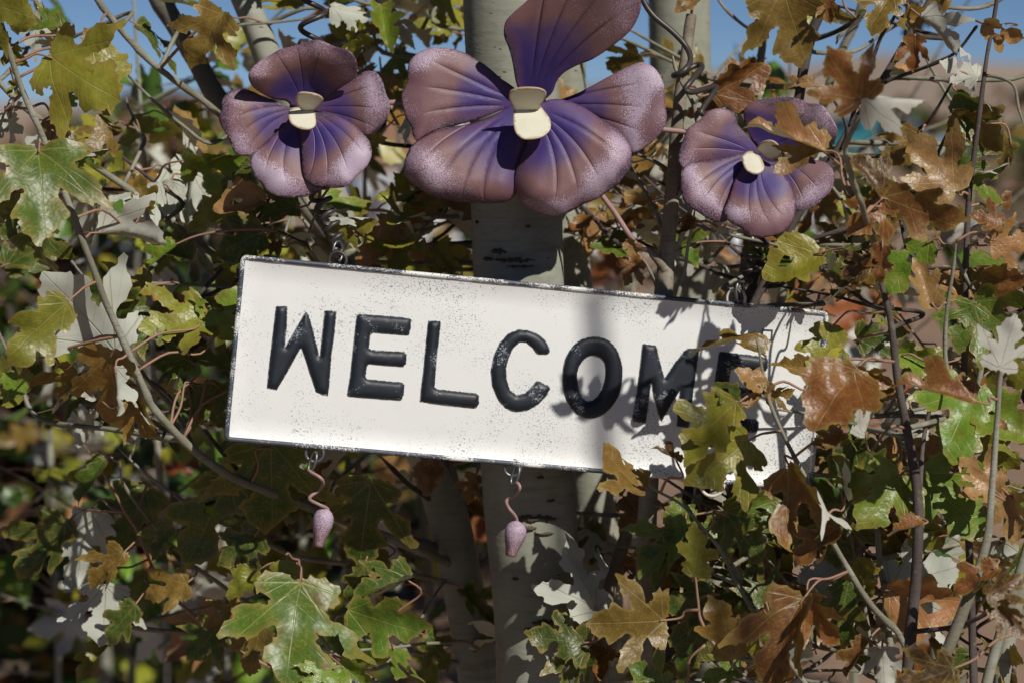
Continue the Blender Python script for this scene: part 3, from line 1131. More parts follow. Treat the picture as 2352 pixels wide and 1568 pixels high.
S11 = Tree('poplar_sapling', 'fine green shoot right of the sign corner, left of its twin', 'tree',
           [(1930, 1120), (1946, 1195), (1967, 1292), (1981, 1364), (1999, 1472), (2017, 1568), (2030, 1750)], [3, 4, 4, 5, 5, 6, 7], 0.03, M['twig'], None, 9, 0.1)
S12 = Tree('poplar_sapling', 'green grey shoot standing left of the knobbly dark stem', 'tree',
           [(2000, 1000), (2008, 1110), (2014, 1206), (2021, 1292), (2034, 1364), (2043, 1472), (2052, 1568), (2060, 1750)], [5, 6, 7, 7, 8, 8, 9, 10], 0.02, M['twig'], None, 10, 0.1)

# branches that the photograph shows
b_limb = T_lean.branch([(230, -300), (310, -100), (372, 10), (440, 118), (515, 250), (620, 380), (760, 540), (822, 640)], (27, 24), 0.27, M['bark_dark'], 'limb', 14)
b_up = T_lean.branch([(150, -130), (200, -40), (246, 30), (320, 115), (400, 185), (470, 235), (530, 285), (640, 380), (750, 530), (830, 660)], (7, 9), [0.07, 0.20], M['twig'])
b_mid = T_lean.branch([(-140, 60), (-40, 150), (40, 235), (110, 290), (210, 375), (300, 440), (400, 520), (470, 570), (560, 640), (700, 740), (850, 800)], (6, 11), [0.06, 0.20], M['twig'])
b_hero = T_lean.branch([(-30, -160), (-12, -40), (2, 50), (25, 130), (55, 215), (95, 310), (150, 450), (200, 575), (240, 690), (285, 790), (328, 888), (352, 938), (420, 1010), (500, 1075), (575, 1115), (700, 1160), (830, 1210), (960, 1262), (1045, 1300)], (5.5, 11), [-0.03, -0.03, -0.03, -0.025, -0.02, -0.02, -0.02, -0.02, -0.015, -0.01, -0.005, 0.0, 0.02, 0.04, 0.06, 0.09, 0.13, 0.17, 0.21], M['twig'], 'branch', 12)
b_red = T_lean.branch([(185, 1010), (250, 1108), (287, 1176), (317, 1220), (343, 1282), (362, 1320), (430, 1400), (560, 1500), (760, 1580), (1090, 1640)], (2.5, 6), [0.13, 0.21], M['stalk'])
b_tw2 = T_lean.branch([(262, 1018), (325, 1078), (396, 1130), (480, 1186), (590, 1237), (690, 1280), (850, 1300), (1045, 1340)], (3, 7), [0.10, 0.21], M['twig'])
b_tw3 = T_lean.branch([(275, 1060), (285, 1112), (350, 1199), (433, 1289), (500, 1335), (600, 1400), (800, 1460), (1085, 1530)], (3, 7), [0.11, 0.21], M['twig'])
b_tw4 = T_lean.branch([(790, 1520), (806, 1497), (933, 1483), (1010, 1476), (1060, 1471), (1098, 1490)], (2.5, 5), [0.06, 0.19], M['twig'])
b_sp = T_lean.branch([(732, 462), (727, 482), (717, 517), (705, 556), (724, 592), (770, 650), (850, 740)], (2.5, 5), [0.05, 0.20], M['twig'])
b_sp2 = T_lean.branch([(628, 527), (650, 535), (674, 547), (701, 560), (712, 575)], (2, 3), [0.045, 0.06], M['twig_dark'])
b_low = T_lean.branch([(686, 1285), (692, 1310), (700, 1360), (720, 1440), (790, 1520), (930, 1600), (1100, 1690)], (3, 7), [0.05, 0.19], M['twig'])
b_stb = T_lean.branch([(905, 1232), (940, 1240), (985, 1256), (1040, 1275)], (9, 17), [0.17, 0.22], M['bark_dark'], 'branch', 12)
b_up2 = T_lean.branch([(870, 1045), (900, 1075), (940, 1110), (985, 1140), (1018, 1165)], (5, 8), [0.16, 0.215], M['twig_dark'])
b_up3 = T_lean.branch([(1010, 960), (1030, 1050), (1052, 1120), (1060, 1200), (1052, 1262)], (6, 11), [0.2, 0.22], M['bark_dark'])
b_lo5 = T_lean.branch([(690, 500), (730, 550), (765, 590), (800, 650)], (8, 11), [0.12, 0.21], M['dead'])

b_tm = T_second.branch([(1440, 1560), (1420, 1500), (1400, 1450), (1378, 1412)], (5, 2.5), [0.25, 0.05], M['twig'])
b_r1 = T_stub.branch([(1488, 572), (1500, 588), (1518, 604), (1530, 625)], (8, 12), 0.05, M['dead'], 'side_stub')
b_r1b = T_stub.branch([(1556, 455), (1565, 440), (1575, 428)], (7, 5), 0.05, M['dead'], 'side_stub')
b_dry = T_stub.branch([(1545, 128), (1552, 160), (1572, 200), (1592, 235), (1602, 268), (1612, 330), (1605, 420), (1560, 560)], (4, 6), [0.03, 0.055], M['dead'])
b_dry2 = T_stub.branch([(1385, 330), (1440, 350), (1500, 372), (1548, 400)], (3, 5), [0.10, 0.06], M['twig'])
b_dry3 = T_stub.branch([(1450, 380), (1480, 440), (1512, 500), (1535, 560)], (4, 6), [0.12, 0.06], M['dead'])
b_dry4 = T_stub.branch([(1598, 470), (1590, 520), (1580, 570), (1570, 640), (1530, 760)], (3, 5), [0.045, 0.06], M['bark'])
b_dry5 = T_stub.branch([(1452, 572), (1478, 600), (1500, 640), (1520, 690)], (2.2, 4), [0.05, 0.055], M['dead'])
b_tan = S2.branch([(1640, -40), (1655, 8), (1704, 55), (1745, 76)], (3.5, 4.5), [0.2, 0.22], M['dead'])
b_s1a = S1.branch([(1978, 30), (1945, 60), (1910, 78), (1862, 92)], (4, 7), [0.1, 0.14], M['twig_dark'])
b_s1b = S1.branch([(1873, 195), (1895, 205), (1925, 245), (1945, 300), (1930, 345)], (3, 4), [0.06, 0.10], M['twig_dark'])
b_s16 = S3.branch([(2245, 58), (2238, 66), (2199, 117), (2150, 145), (2098, 166), (2030, 190)], (3, 5), [0.05, 0.11], M['twig_dark'])
b_s17 = S3.branch([(2062, 0), (2055, 39), (2022, 86), (1997, 156), (1975, 200), (1950, 300)], (3.5, 6), [0.07, 0.11], M['twig_dark'])
b_s17b = S3.branch([(2082, -80), (2084, 20), (2080, 80), (2072, 120), (2060, 140)], (4, 5), [0.07, 0.11], M['twig_dark'])
b_s18 = S3.branch([(2202, 165), (2172, 218), (2137, 275), (2108, 300), (2040, 355), (1950, 362), (1890, 420)], (3, 5), [0.03, 0.11], M['twig_dark'])
b_s18b = S3.branch([(2205, 270), (2180, 300), (2158, 345), (2140, 400), (2060, 480), (1900, 540), (1800, 570)], (3, 6), [0.03, 0.11], M['twig_dark'])
b_s22 = S5.branch([(2196, 555), (2190, 610), (2182, 670), (2174, 744), (2172, 830), (2190, 930), (2214, 1010)], (4, 6), [-0.05, -0.015], M['twig'])
b_s23 = S5.branch([(2188, 570), (2205, 610), (2222, 640), (2244, 680), (2262, 740), (2250, 860), (2218, 960)], (4, 6), [-0.02, -0.015], M['twig'])
b_s5b = S5.branch([(2352, 290), (2340, 250), (2330, 200), (2300, 180), (2262, 175)], (3, 4), [-0.05, -0.015], M['twig'])
b_fg = S6.branch([(1996, 218), (1985, 250), (1952, 310), (1940, 345), (1950, 392), (1964, 440), (1978, 472), (2000, 540), (2022, 645)], (4.5, 7), [-0.22, -0.21, -0.2, -0.19, -0.18, -0.16, -0.15, -0.1, -0.065], M['twig'])
b_sg = S6.branch([(1735, 770), (1742, 800), (1750, 850), (1762, 905), (1795, 990), (1830, 1060), (1852, 1102), (1900, 1220), (1950, 1310), (2010, 1400), (2060, 1450), (2088, 1500)], (2.6, 8), [-0.06, -0.065], M['twig'])
b_s13 = S6.branch([(2150, 840), (2140, 920), (2122, 1005), (2114, 1110), (2108, 1190)], (4, 6), [-0.03, -0.06], M['twig_dark'])
b_s6c = S6.branch([(2352, 1450), (2300, 1400), (2240, 1420), (2180, 1440), (2098, 1450)], (4, 6), [-0.14, -0.07], M['twig_dark'])
b_s10b = S10.branch([(1590, 1290), (1596, 1330), (1602, 1380), (1612, 1430), (1660, 1490), (1740, 1440)], (2.5, 4), [-0.035, -0.03], M['stalk'])
b_s10c = S10.branch([(1620, 1480), (1660, 1500), (1690, 1530), (1750, 1580), (1850, 1640), (1920, 1700)], (2.5, 4), [-0.03, -0.03], M['twig'])


# ------------------------------------------------------------------ the leaves one can pick out, measured one by one
# base x, y, tip x, y, metres behind the sign, tip further(+)/nearer(-), roll, colour, form, underside
HERO = [
    # upper left
    (-40, 0, 82, 47, -.04, -.01, 20, 'y', 'flat', 0), (140, 62, 44, 66, .0, .01, 50, 'g', 'cup', 0), (4, 84, 62, 162, -.02, 0, 25, 'y', 'cup', 0),
    (112, 128, 266, 234, -.03, -.02, 15, 'y', 'flat', 0), (212, 112, 256, 262, -.01, -.02, -10, 'y', 'flat', 0), (150, 240, 166, 182, .02, 0, 30, 'l', 'flat', 0),
    (216, 112, 190, 60, .04, 0, 20, 't', 'cup', 0), (160, 98, 108, 112, .01, .02, 55, 'y', 'fold', 0), (30, 185, 46, 228, .02, 0, 20, 'y', 'cup', 0),
    (20, 262, 34, 335, .0, .02, 35, 'g', 'fold', 1), (18, 258, 52, 232, .0, 0, 20, 'g', 'cup', 1), (8, 262, -12, 330, .02, 0, 0, 'g', 'fold', 1),
    (142, 268, 96, 338, .02, .02, 35, 'o', 'cup', 0), (142, 302, 178, 352, .0, -.01, 45, 't', 'cup', 0),
    (88, 340, 110, 556, -.045, -.035, -8, 'g', 'flat', 0), (172, 356, 254, 340, .0, 0, 62, 'g', 'fold', 0), (332, 486, 324, 402, .05, -.02, 25, 'o', 'curl', 0),
    (232, 533, 392, 540, .03, .0, 50, 'y', 'fold', 1), (92, 500, 92, 642, .03, .02, 40, 'd', 'crumple', 0), (40, 480, 22, 545, .04, .02, 20, 'd', 'curl', 0),
    (152, 694, 2, 836, -.045, -.02, -15, 'y', 'flat', 0), (264, 806, 100, 618, .015, -.01, -12, 'g', 'flat', 1),
    (252, 812, 256, 1022, .0, .03, 40, 'o', 'droop', 0), (262, 845, 288, 968, -.02, 0, 52, 'g', 'fold', 1), (306, 918, 352, 1014, .01, 0, 50, 'o', 'fold', 0),
    (472, 728, 324, 778, .03, -.02, 30, 'y', 'cup', 0), (500, 772, 532, 652, .02, .0, -10, 'l', 'flat', 0), (434, 820, 344, 838, .06, 0, 25, 'd', 'flat', 0),
    (528, 838, 438, 806, .05, .01, 40, 'd', 'cup', 0), (450, 884, 446, 974, .05, .0, 15, 'd', 'flat', 0), (402, 560, 320, 618, .05, 0, 40, 'l', 'fold', 0),
    (44, 860, 8, 926, .04, 0, 20, 'l', 'flat', 0), (122, 822, 114, 748, .05, 0, 30, 'g', 'cup', 1), (182, 858, 104, 936, .04, .02, 30, 'o', 'curl', 0),
    (222, 916, 204, 872, .03, 0, 20, 't', 'cup', 1), (508, 880, 500, 960, .06, 0, 10, 'd', 'flat', 0), (470, 880, 520, 990, .07, 0, 30, 'd', 'cup', 0),
    # lower left
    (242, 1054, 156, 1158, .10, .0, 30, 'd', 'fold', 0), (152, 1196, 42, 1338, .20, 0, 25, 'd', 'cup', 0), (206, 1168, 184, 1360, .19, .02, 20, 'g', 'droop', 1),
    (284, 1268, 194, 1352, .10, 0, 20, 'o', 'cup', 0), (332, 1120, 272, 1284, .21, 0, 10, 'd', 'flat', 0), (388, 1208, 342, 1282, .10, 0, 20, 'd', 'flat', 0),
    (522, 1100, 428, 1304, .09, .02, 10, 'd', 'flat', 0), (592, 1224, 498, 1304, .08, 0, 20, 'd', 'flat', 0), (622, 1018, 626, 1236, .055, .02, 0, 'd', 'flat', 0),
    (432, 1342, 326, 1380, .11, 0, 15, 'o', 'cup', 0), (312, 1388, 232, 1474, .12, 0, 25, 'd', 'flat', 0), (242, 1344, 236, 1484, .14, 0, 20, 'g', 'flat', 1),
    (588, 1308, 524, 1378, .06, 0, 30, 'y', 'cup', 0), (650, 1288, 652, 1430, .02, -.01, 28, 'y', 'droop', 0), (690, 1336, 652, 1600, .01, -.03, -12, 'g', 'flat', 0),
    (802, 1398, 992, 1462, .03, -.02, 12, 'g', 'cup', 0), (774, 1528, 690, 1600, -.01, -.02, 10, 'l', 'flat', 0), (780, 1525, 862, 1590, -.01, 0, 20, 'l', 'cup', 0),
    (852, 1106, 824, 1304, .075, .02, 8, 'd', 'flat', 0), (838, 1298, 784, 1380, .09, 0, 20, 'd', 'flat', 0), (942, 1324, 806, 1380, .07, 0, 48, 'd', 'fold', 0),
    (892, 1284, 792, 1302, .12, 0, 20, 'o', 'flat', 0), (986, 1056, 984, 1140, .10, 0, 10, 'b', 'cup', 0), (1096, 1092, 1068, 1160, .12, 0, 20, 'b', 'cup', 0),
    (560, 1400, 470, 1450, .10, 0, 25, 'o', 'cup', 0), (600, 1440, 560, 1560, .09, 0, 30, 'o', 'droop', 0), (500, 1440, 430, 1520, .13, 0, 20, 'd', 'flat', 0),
    # left of the sign, by the left flower
    (607, 460, 488, 482, .035, .0, 42, 't', 'cup', 0), (684, 478, 566, 502, .03, 0, 44, 'd', 'cup', 0), (602, 533, 488, 588, .05, .01, 25, 'd', 'flat', 0),
    (584, 568, 502, 610, .06, 0, 20, 'l', 'cup', 0), (748, 500, 870, 492, .03, .0, 60, 'y', 'fold', 0), (645, 570, 588, 560, .07, 0, 20, 'b', 'flat', 0),
    (425, 366, 566, 384, .08, 0, 45, 'l', 'cup', 0), (574, 374, 468, 452, .09, .02, 30, 'd', 'flat', 0), (512, 34, 424, 152, .06, 0, 30, 'o', 'curl', 0),
    (790, 118, 844, 56, .05, 0, 58, 'y', 'curl', 0), (842, 318, 890, 326, .08, 0, 30, 'y', 'flat', 0), (400, 420, 380, 500, .12, 0, 15, 'y', 'flat', 1), (440, 400, 428, 560, .15, 0, 30, 'y', 'fold', 1),
    # upper right
    (1798, -30, 1852, 152, .12, .0, 10, 'o', 'flat', 0), (2052, -20, 1988, 80, .06, -.01, 10, 'o', 'flat', 0), (2082, 46, 2186, 2, .05, 0, 20, 'o', 'flat', 0),
    (1905, -6, 1906, 58, .10, 0, 10, 'b', 'cup', 0), (1980, 232, 1896, 118, -.245, -.02, 0, 'b', 'flat', 0), (1982, 230, 2134, 222, -.245, 0, -38, 'b', 'fold', 1),
    (1866, 196, 1776, 174, .05, 0, 40, 't', 'curl', 0), (1640, 216, 1770, 148, .09, 0, 30, 'b', 'cup', 0), (1650, 235, 1600, 330, .10, 0, 20, 'b', 'droop', 0),
    (2104, 84, 2100, 168, .05, 0, 15, 'b', 'cup', 0), (2118, 40, 2212, 116, .04, 0, 55, 'o', 'fold', 1), (2260, 54, 2352, 102, -.05, 0, 30, 't', 'curl', 0),
    (2242, 180, 2156, 138, .03, 0, 20, 'o', 'flat', 1), (2200, 214, 2312, 276, .02, 0, 30, 'd', 'fold', 0), (2190, 268, 2338, 296, .02, 0, 55, 'o', 'curl', 0),
    (2030, 452, 2216, 532, -.12, -.02, 18, 'b', 'flat', 0), (2034, 456, 1950, 545, -.12, 0, -10, 'b', 'cup', 0), (2025, 450, 1962, 345, -.12, 0, 45, 'k', 'fold', 0),
    (2030, 560, 2008, 655, -.11, 0, 20, 'b', 'droop', 0), (2192, 440, 2080, 316, -.03, -.01, 15, 't', 'cup', 0), (2202, 420, 2314, 374, -.01, 0, 40, 'l', 'fold', 0),
    (2200, 398, 2272, 312, .02, 0, 30, 'd', 'flat', 0), (2112, 308, 2048, 384, .05, 0, 15, 'o', 'flat', 0), (1892, 346, 1702, 258, -.095, .0, 48, 't', 'fold', 0), (1868, 342, 1786, 412, -.095, 0, 38, 't', 'cup', 0),
    (2278, 563, 2372, 556, -.04, 0, 10, 't', 'flat', 0), (2302, 516, 2226, 496, -.05, 0, 35, 'b', 'cup', 0), (1880, 580, 1754, 642, .0, .0, 30, 'y', 'cup', 0), (1900, 640, 1904, 564, .01, 0, 48, 'd', 'fold', 0),
    (2132, 552, 2032, 682, -.01, .01, 20, 'l', 'flat', 0), (2142, 706, 2108, 584, -.04, 0, 20, 't', 'cup', 0), (2236, 690, 2148, 640, -.01, 0, 30, 't', 'cup', 0), (2256, 645, 2362, 638, -.03, 0, 35, 'b', 'cup', 0),
    (2330, 330, 2290, 395, .03, 0, 30, 'o', 'cup', 0), (2205, 300, 2290, 240, .05, 0, 30, 'b', 'crumple', 0), (2300, 470, 2352, 440, .0, 0, 40, 'b', 'curl', 0),
    # right of the sign
    (2234, 690, 2362, 786, -.03, 0, 10, 'g', 'cup', 0), (2238, 700, 2186, 804, -.03, 0, -10, 'g', 'flat', 0), (1910, 745, 1868, 874, -.045, -.01, 5, 'y', 'flat', 0),
    (1972, 780, 2094, 758, -.02, 0, 10, 'd', 'flat', 0), (2060, 812, 2170, 860, -.02, -.01, -15, 'l', 'cup', 0), (2296, 846, 2332, 722, -.16, 0, 10, 'b', 'flat', 1),
    (1962, 848, 1868, 992, -.13, -.02, 12, 'b', 'cup', 0), (1966, 850, 2050, 885, -.12, 0, 20, 'b', 'fold', 0), (2236, 920, 2046, 850, -.14, .0, 45, 'b', 'fold', 0), (1984, 1002, 2012, 916, -.12, 0, 58, 'b', 'fold', 1),
    (2242, 888, 2162, 1060, -.02, -.03, -10, 'l', 'flat', 0), (2252, 920, 2362, 1004, -.02, -.02, -15, 'l', 'cup', 0), (1932, 990, 1868, 1064, -.12, 0, 30, 'b', 'curl', 0), (2162, 1018, 2090, 1066, .0, 0, 25, 't', 'cup', 0),
    (1990, 1004, 1930, 1092, .01, 0, 10, 'd', 'flat', 0), (1752, 812, 1604, 714, -.045, -.005, 60, 'o', 'curl', 0), (1752, 890, 1688, 848, -.065, 0, 35, 't', 'cup', 0), (1762, 902, 1830, 902, -.06, 0, 35, 'o', 'cup', 0), (1768, 880, 1722, 958, -.06, 0, 35, 't', 'curl', 0),
    (1692, 925, 1550, 1056, -.075, -.01, 22, 'y', 'cup', 0), (1718, 1010, 1580, 1122, -.07, -.01, -8, 'y', 'cup', 0), (1690, 925, 1640, 880, -.07, 0, 20, 'd', 'cup', 0), (1562, 1062, 1498, 1014, -.06, 0, 60, 'b', 'fold', 0), (1478, 1120, 1334, 1062, -.045, 0, 60, 'o', 'curl', 0),
    (1862, 862, 1772, 826, -.05, 0, 35, 'o', 'fold', 0), (2300, 800, 2362, 900, -.01, 0, 20, 'y', 'flat', 0),
    # lower middle
    (1580, 1204, 1540, 1142, .03, 0, 20, 'g', 'cup', 0), (1578, 1208, 1456, 1318, .02, -.01, 25, 'g', 'cup', 0), (1570, 1230, 1504, 1364, .02, 0, 40, 'd', 'fold', 0),
    (1594, 1321, 1612, 1198, -.065, -.01, -10, 'y', 'cup', 0), (1664, 1176, 1760, 1300, .0, 0, 10, 'd', 'flat', 0), (1668, 1176, 1802, 1150, .01, 0, 20, 'g', 'cup', 0),
    (1526, 1424, 1348, 1432, -.07, -.02, -6, 'o', 'flat', 0), (1683, 1511, 1650, 1362, -.075, -.01, 8, 'o', 'flat', 0), (1636, 1364, 1516, 1392, .0, 0, 20, 'd', 'flat', 0),
    (1612, 1430, 1560, 1575, .0, 0, 15, 'd', 'flat', 0), (1762, 1382, 1716, 1286, .02, 0, 15, 'd', 'flat', 0), (1372, 1402, 1288, 1228, .045, 0, 40, 'g', 'flat', 1), (1376, 1410, 1296, 1352, .045, 0, 20, 'g', 'cup', 1), (1350, 1478, 1200, 1456, .035, 0, 10, 'd', 'flat', 0),
    (1530, 1580, 1440, 1530, -.02, 0, 20, 'g', 'cup', 0), (1700, 1530, 1610, 1560, -.02, 0, 20, 'g', 'flat', 0), (1345, 1500, 1300, 1590, .04, 0, 20, 'd', 'cup', 0), (1440, 1140, 1500, 1230, .14, 0, 10, 'b', 'flat', 0),
    # lower right
    (1842, 1374, 1748, 1585, -.10, -.01, 28, 'b', 'fold', 0), (1848, 1378, 1934, 1480, -.09, 0, 25, 'b', 'cup', 0), (1812, 1072, 1924, 1236, -.10, 0, 42, 'b', 'curl', 0), (1922, 1208, 1812, 1290, -.09, 0, 30, 'b', 'curl', 0),
    (1946, 1142, 1922, 1036, -.05, 0, 45, 'y', 'fold', 0), (2066, 1086, 1982, 1220, -.05, -.02, -8, 'l', 'flat', 0), (2114, 1084, 2270, 1236, -.03, -.01, -5, 'l', 'flat', 0), (2092, 1178, 2152, 1276, -.03, 0, 15, 'y', 'flat', 0),
    (2288, 1126, 2190, 1062, -.06, 0, 15, 't', 'cup', 0), (1962, 1012, 1988, 1164, .0, 0, 10, 'd', 'flat', 0), (2166, 1070, 2086, 1018, .02, 0, 20, 't', 'cup', 0), (2262, 1000, 2330, 1086, -.02, 0, 10, 'y', 'flat', 0),
    (2292, 1300, 2180, 1354, -.12, 0, 35, 'b', 'curl', 0), (2266, 1364, 2362, 1318, -.2, 0, 15, 'k', 'cup', 0), (2290, 1384, 2358, 1460, -.2, 0, 15, 'k', 'cup', 0), (2044, 1348, 2206, 1298, .03, 0, 8, 'g', 'flat', 1), (2098, 1376, 2228, 1412, .03, 0, 15, 'g', 'cup', 1),
    (2044, 1358, 2226, 1392, -.02, 0, 30, 't', 'cup', 0), (2084, 1388, 2006, 1470, .05, 0, 15, 't', 'cup', 1), (2024, 1488, 2034, 1580, .0, 0, 15, 'o', 'flat', 1), (1992, 1468, 1926, 1560, -.02, 0, 40, 'b', 'fold', 0), (2190, 1534, 2052, 1584, -.2, 0, 15, 'k', 'cup', 0),
    (2118, 1206, 2034, 1218, -.09, 0, 55, 'b', 'fold', 0), (2036, 1226, 2078, 1294, .04, 0, 20, 'o', 'cup', 0), (2324, 1132, 2344, 1250, -.05, 0, 30, 't', 'cup', 0), (1952, 1328, 1914, 1494, .02, 0, 10, 'd', 'flat', 0), (1918, 1162, 1924, 1310, .03, 0, 10, 'd', 'flat', 0),
    (1980, 1282, 2010, 1380, .0, 0, 20, 'y', 'crumple', 0), (1988, 1262, 1846, 1344, .05, 0, 10, 'o', 'flat', 1), (1742, 1425, 1728, 1510, -.03, 0, 20, 'y', 'cup', 0), (2230, 1500, 2150, 1560, .03, 0, 20, 'd', 'cup', 0),
    (1440, 552, 1470, 592, .04, 0, 20, 't', 'crumple', 0), (1468, 596, 1422, 650, .04, 0, 20, 'b', 'crumple', 0), (1590, 498, 1560, 562, .05, 0, 20, 'b', 'crumple', 0), (1640, 515, 1682, 552, .05, 0, 20, 'o', 'crumple', 1), (1528, 560, 1545, 600, .06, 0, 20, 'b', 'crumple', 0),
    (1770, 30, 1700, -20, .2, 0, 20, 'o', 'flat', 0), (1598, -6, 1552, 30, .03, 0, 20, 't', 'cup', 0), (1965, 640, 1900, 700, -.08, 0, 45, 'k', 'fold', 0), (2010, 600, 1930, 640, -.10, 0, 30, 'k', 'cup', 0),
]

count = 0
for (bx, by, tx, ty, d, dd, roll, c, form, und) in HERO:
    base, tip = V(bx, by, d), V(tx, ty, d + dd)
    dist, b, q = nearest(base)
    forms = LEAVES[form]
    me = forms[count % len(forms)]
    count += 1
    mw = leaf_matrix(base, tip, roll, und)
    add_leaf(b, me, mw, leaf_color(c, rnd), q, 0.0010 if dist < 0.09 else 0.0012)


# ------------------------------------------------------------------ leafy twigs that fill the thicket
def weighted(r, s):
    k = r.uniform(0, sum(w for _, w in s))
    for a, w in s:
        k -= w
        if k <= 0:
            return a
    return s[-1][0]


LEFT_MIX = [('g', 3), ('l', 2), ('y', 4), ('o', 1.2), ('d', 3), ('t', 0.6), ('b', 0.25)]
RIGHT_MIX = [('g', 1.2), ('y', 2), ('o', 2.5), ('b', 3), ('t', 2.5), ('d', 1), ('k', 0.6)]


def to_px(p):
    q = p - CAMP
    z = q.dot(FWD)
    return 1176 + FOC * q.x / z, 784 - FOC * q.dot(UPV) / z, z - DIST


# things that stand clear of the foliage: nothing of the fill grows in front of them
CLEAR = [(500, 560, 1930, 1140, 0.10), (490, 80, 910, 470, 0.09), (900, -60, 1550, 510, 0.10), (1540, 210, 1940, 560, 0.09), (1060, -60, 1310, 660, 0.15), (1090, 1060, 1340, 1600, 0.16),
         (640, 1000, 800, 1270, 0.08), (-100, 280, 270, 1000, 0.03), (1330, 1180, 1720, 1560, 0.03)]
# gaps where the sky and the plain show through
GAPS = [(390, 215, 480, 250), (190, 120, 250, 240), (650, 30, 720, 90), (1640, 10, 1780, 150), (1930, 80, 2080, 150), (2130, 40, 2330, 230), (2000, 220, 2200, 330), (1380, 30, 1490, 120), (0, 20, 60, 130), (60, 180, 140, 330), (2280, 380, 2352, 460)]


def blocked(a, b):
    for p in (a, a.lerp(b, 0.5), b):
        x, y, d = to_px(p)
        for x0, y0, x1, y1, dm in CLEAR:
            if x0 < x < x1 and y0 < y < y1 and d < dm:
                return True
        for x0, y0, x1, y1 in GAPS:
            if x0 < x < x1 and y0 < y < y1:
                return True
    return False


def leafy_twig(tr, start, direction, length, nleaf, size, mixc, r, rad=0.0022, coarse=False, mat=None):
    q = min((p for b_ in BR if b_['tree'] is tr and (b_['trunk'] or b_['rad'][len(b_['rad']) // 2] > 0.002) for p in b_['pts']), key=lambda p: (p - start).length + 0.6 * max(0.0, p.z - start.z))
    pts = [start]
    gap = (q - start).length
    d = direction.normalized()
    k = 5
    for i in range(k):
        d = (d + Vector((r.uniform(-0.13, 0.13), r.uniform(-0.13, 0.13), r.uniform(-0.08, 0.14)))).normalized()
        pts.append(pts[-1] + d * length / k)
    if gap > 0.01:
        k = max(1, min(3, int(gap / 0.07)))
        lead = [q.lerp(start, i / k) + Vector((r.uniform(-1, 1), r.uniform(-0.3, 1), r.uniform(-1, 1))) * (0.02 * gap if i else 0) for i in range(k)]
        pts = lead + pts
    b = tr.branch(None, (rad * (0.8 + min(0.8, gap * 1.5)), rad * 0.4), None, mat or r.choice((M['twig'], M['twig'], M['twig_dark'])), 'branch', 6, pts)
    path = b['pts']
    az = r.uniform(0, 6.28)
    grown = 0
    for i in range(nleaf):
        k0 = len(path) - 1 - 5 * 5
        p = path[min(len(path) - 1, int(k0 + (0.1 + 0.9 * (i + r.uniform(0, 0.6)) / nleaf) * 25))]
        az += 2.4
        out = Vector((math.cos(az), math.sin(az) * 0.8, r.uniform(-0.35, 0.55))).normalized()
        pl = r.uniform(0.018, 0.042)
        base = p + out * pl
        L = size * r.uniform(0.7, 1.2)
        yd = (out + Vector((0, 0, r.uniform(-1.3, 0.15))) + Vector((r.uniform(-0.5, 0.5), r.uniform(-0.5, 0.5), 0))).normalized()
        tip = base + yd * L
        # upper sides turn to the light; some have flipped and show the pale felt
        n = TO_SUN * 0.9 + Vector((r.uniform(-0.8, 0.8), r.uniform(-0.8, 0.8), r.uniform(-0.6, 0.8)))
        if r.random() < 0.08:
            n = -n
        n = n - yd * n.dot(yd)
        if n.length < 0.05:
            n = yd.orthogonal()
        n.normalize()
        x = yd.cross(n)
        mw = Matrix.Translation(base) @ Matrix((x, yd, n)).transposed().to_4x4() @ Matrix.Diagonal((L * r.uniform(0.7, 1.15), L, L * r.uniform(0.7, 1.4), 1))
        c = weighted(r, mixc)
        if coarse:
            me = r.choice(LEAVES['far'])
        elif c in 'btk':
            me = r.choice(LEAVES[r.choice(('curl', 'crumple', 'cup', 'fold'))])
        else:
            me = r.choice(LEAVES[r.choice(('flat', 'cup', 'droop', 'fold', 'cup'))])
        if blocked(base, tip):
            continue
        grown += 1
        add_leaf(b, me, mw, leaf_color(c, r), p, 0.0008)
    if not grown:
        BR.remove(b)
        bpy.data.objects.remove(b['o'])


def fill(tr, spots, mixc, size, seed, coarse=False, n=(3, 7), length=(0.10, 0.2), up=0.6):
    r = random.Random(seed)
    for (px, py, d) in spots:
        s = V(px, py, d)
        dr = Vector((r.uniform(-1, 1), r.uniform(-0.1, 0.7), r.uniform(-0.2, 1) * up))
        leafy_twig(tr, s, dr, r.uniform(*length), r.randint(*n), size, mixc, r, 0.0022, coarse)


# near fill, hung on the leaning stem and the stems behind
fill(T_lean, [(60, 120, .12), (300, 30, .14), (420, 60, .16), (480, 330, .14), (330, 330, .16), (60, 420, .10), (420, 470, .10), (330, 640, .10), (450, 690, .09), (90, 960, .16), (400, 940, .10),
              (230, 960, .14), (480, 1000, .14), (300, 1440, .22), (880, 1530, .1), (760, 1120, .12), (700, 20, .18), (900, 40, .2), (600, 700, .12)],
     LEFT_MIX, 0.054, 11)
fill(T_second, [(880, 330, .22), (930, 480, .20), (1000, 560, .22), (900, 560, .16), (980, 400, .3), (1040, 620, .2), (860, 600, .14), (940, 250, .26), (1030, 230, .3), (960, 130, .3), (880, 120, .26), (1010, 60, .28), (1000, 500, .16), (900, 440, .3)],
     [('y', 5), ('o', 2), ('t', 3), ('g', 1), ('l', 1)], 0.051, 12)
fill(T_back, [(1420, 560, .2), (1480, 480, .24), (1400, 440, .26), (1640, 620, .2), (1700, 640, .16), (1640, 480, .2), (1440, 1180, .2), (1520, 1300, .2), (1660, 1180, .16), (1480, 1500, .12), (1760, 600, .24), (1720, 500, .3), (1620, 200, .3), (1460, 240, .4)],
     RIGHT_MIX, 0.049, 13)
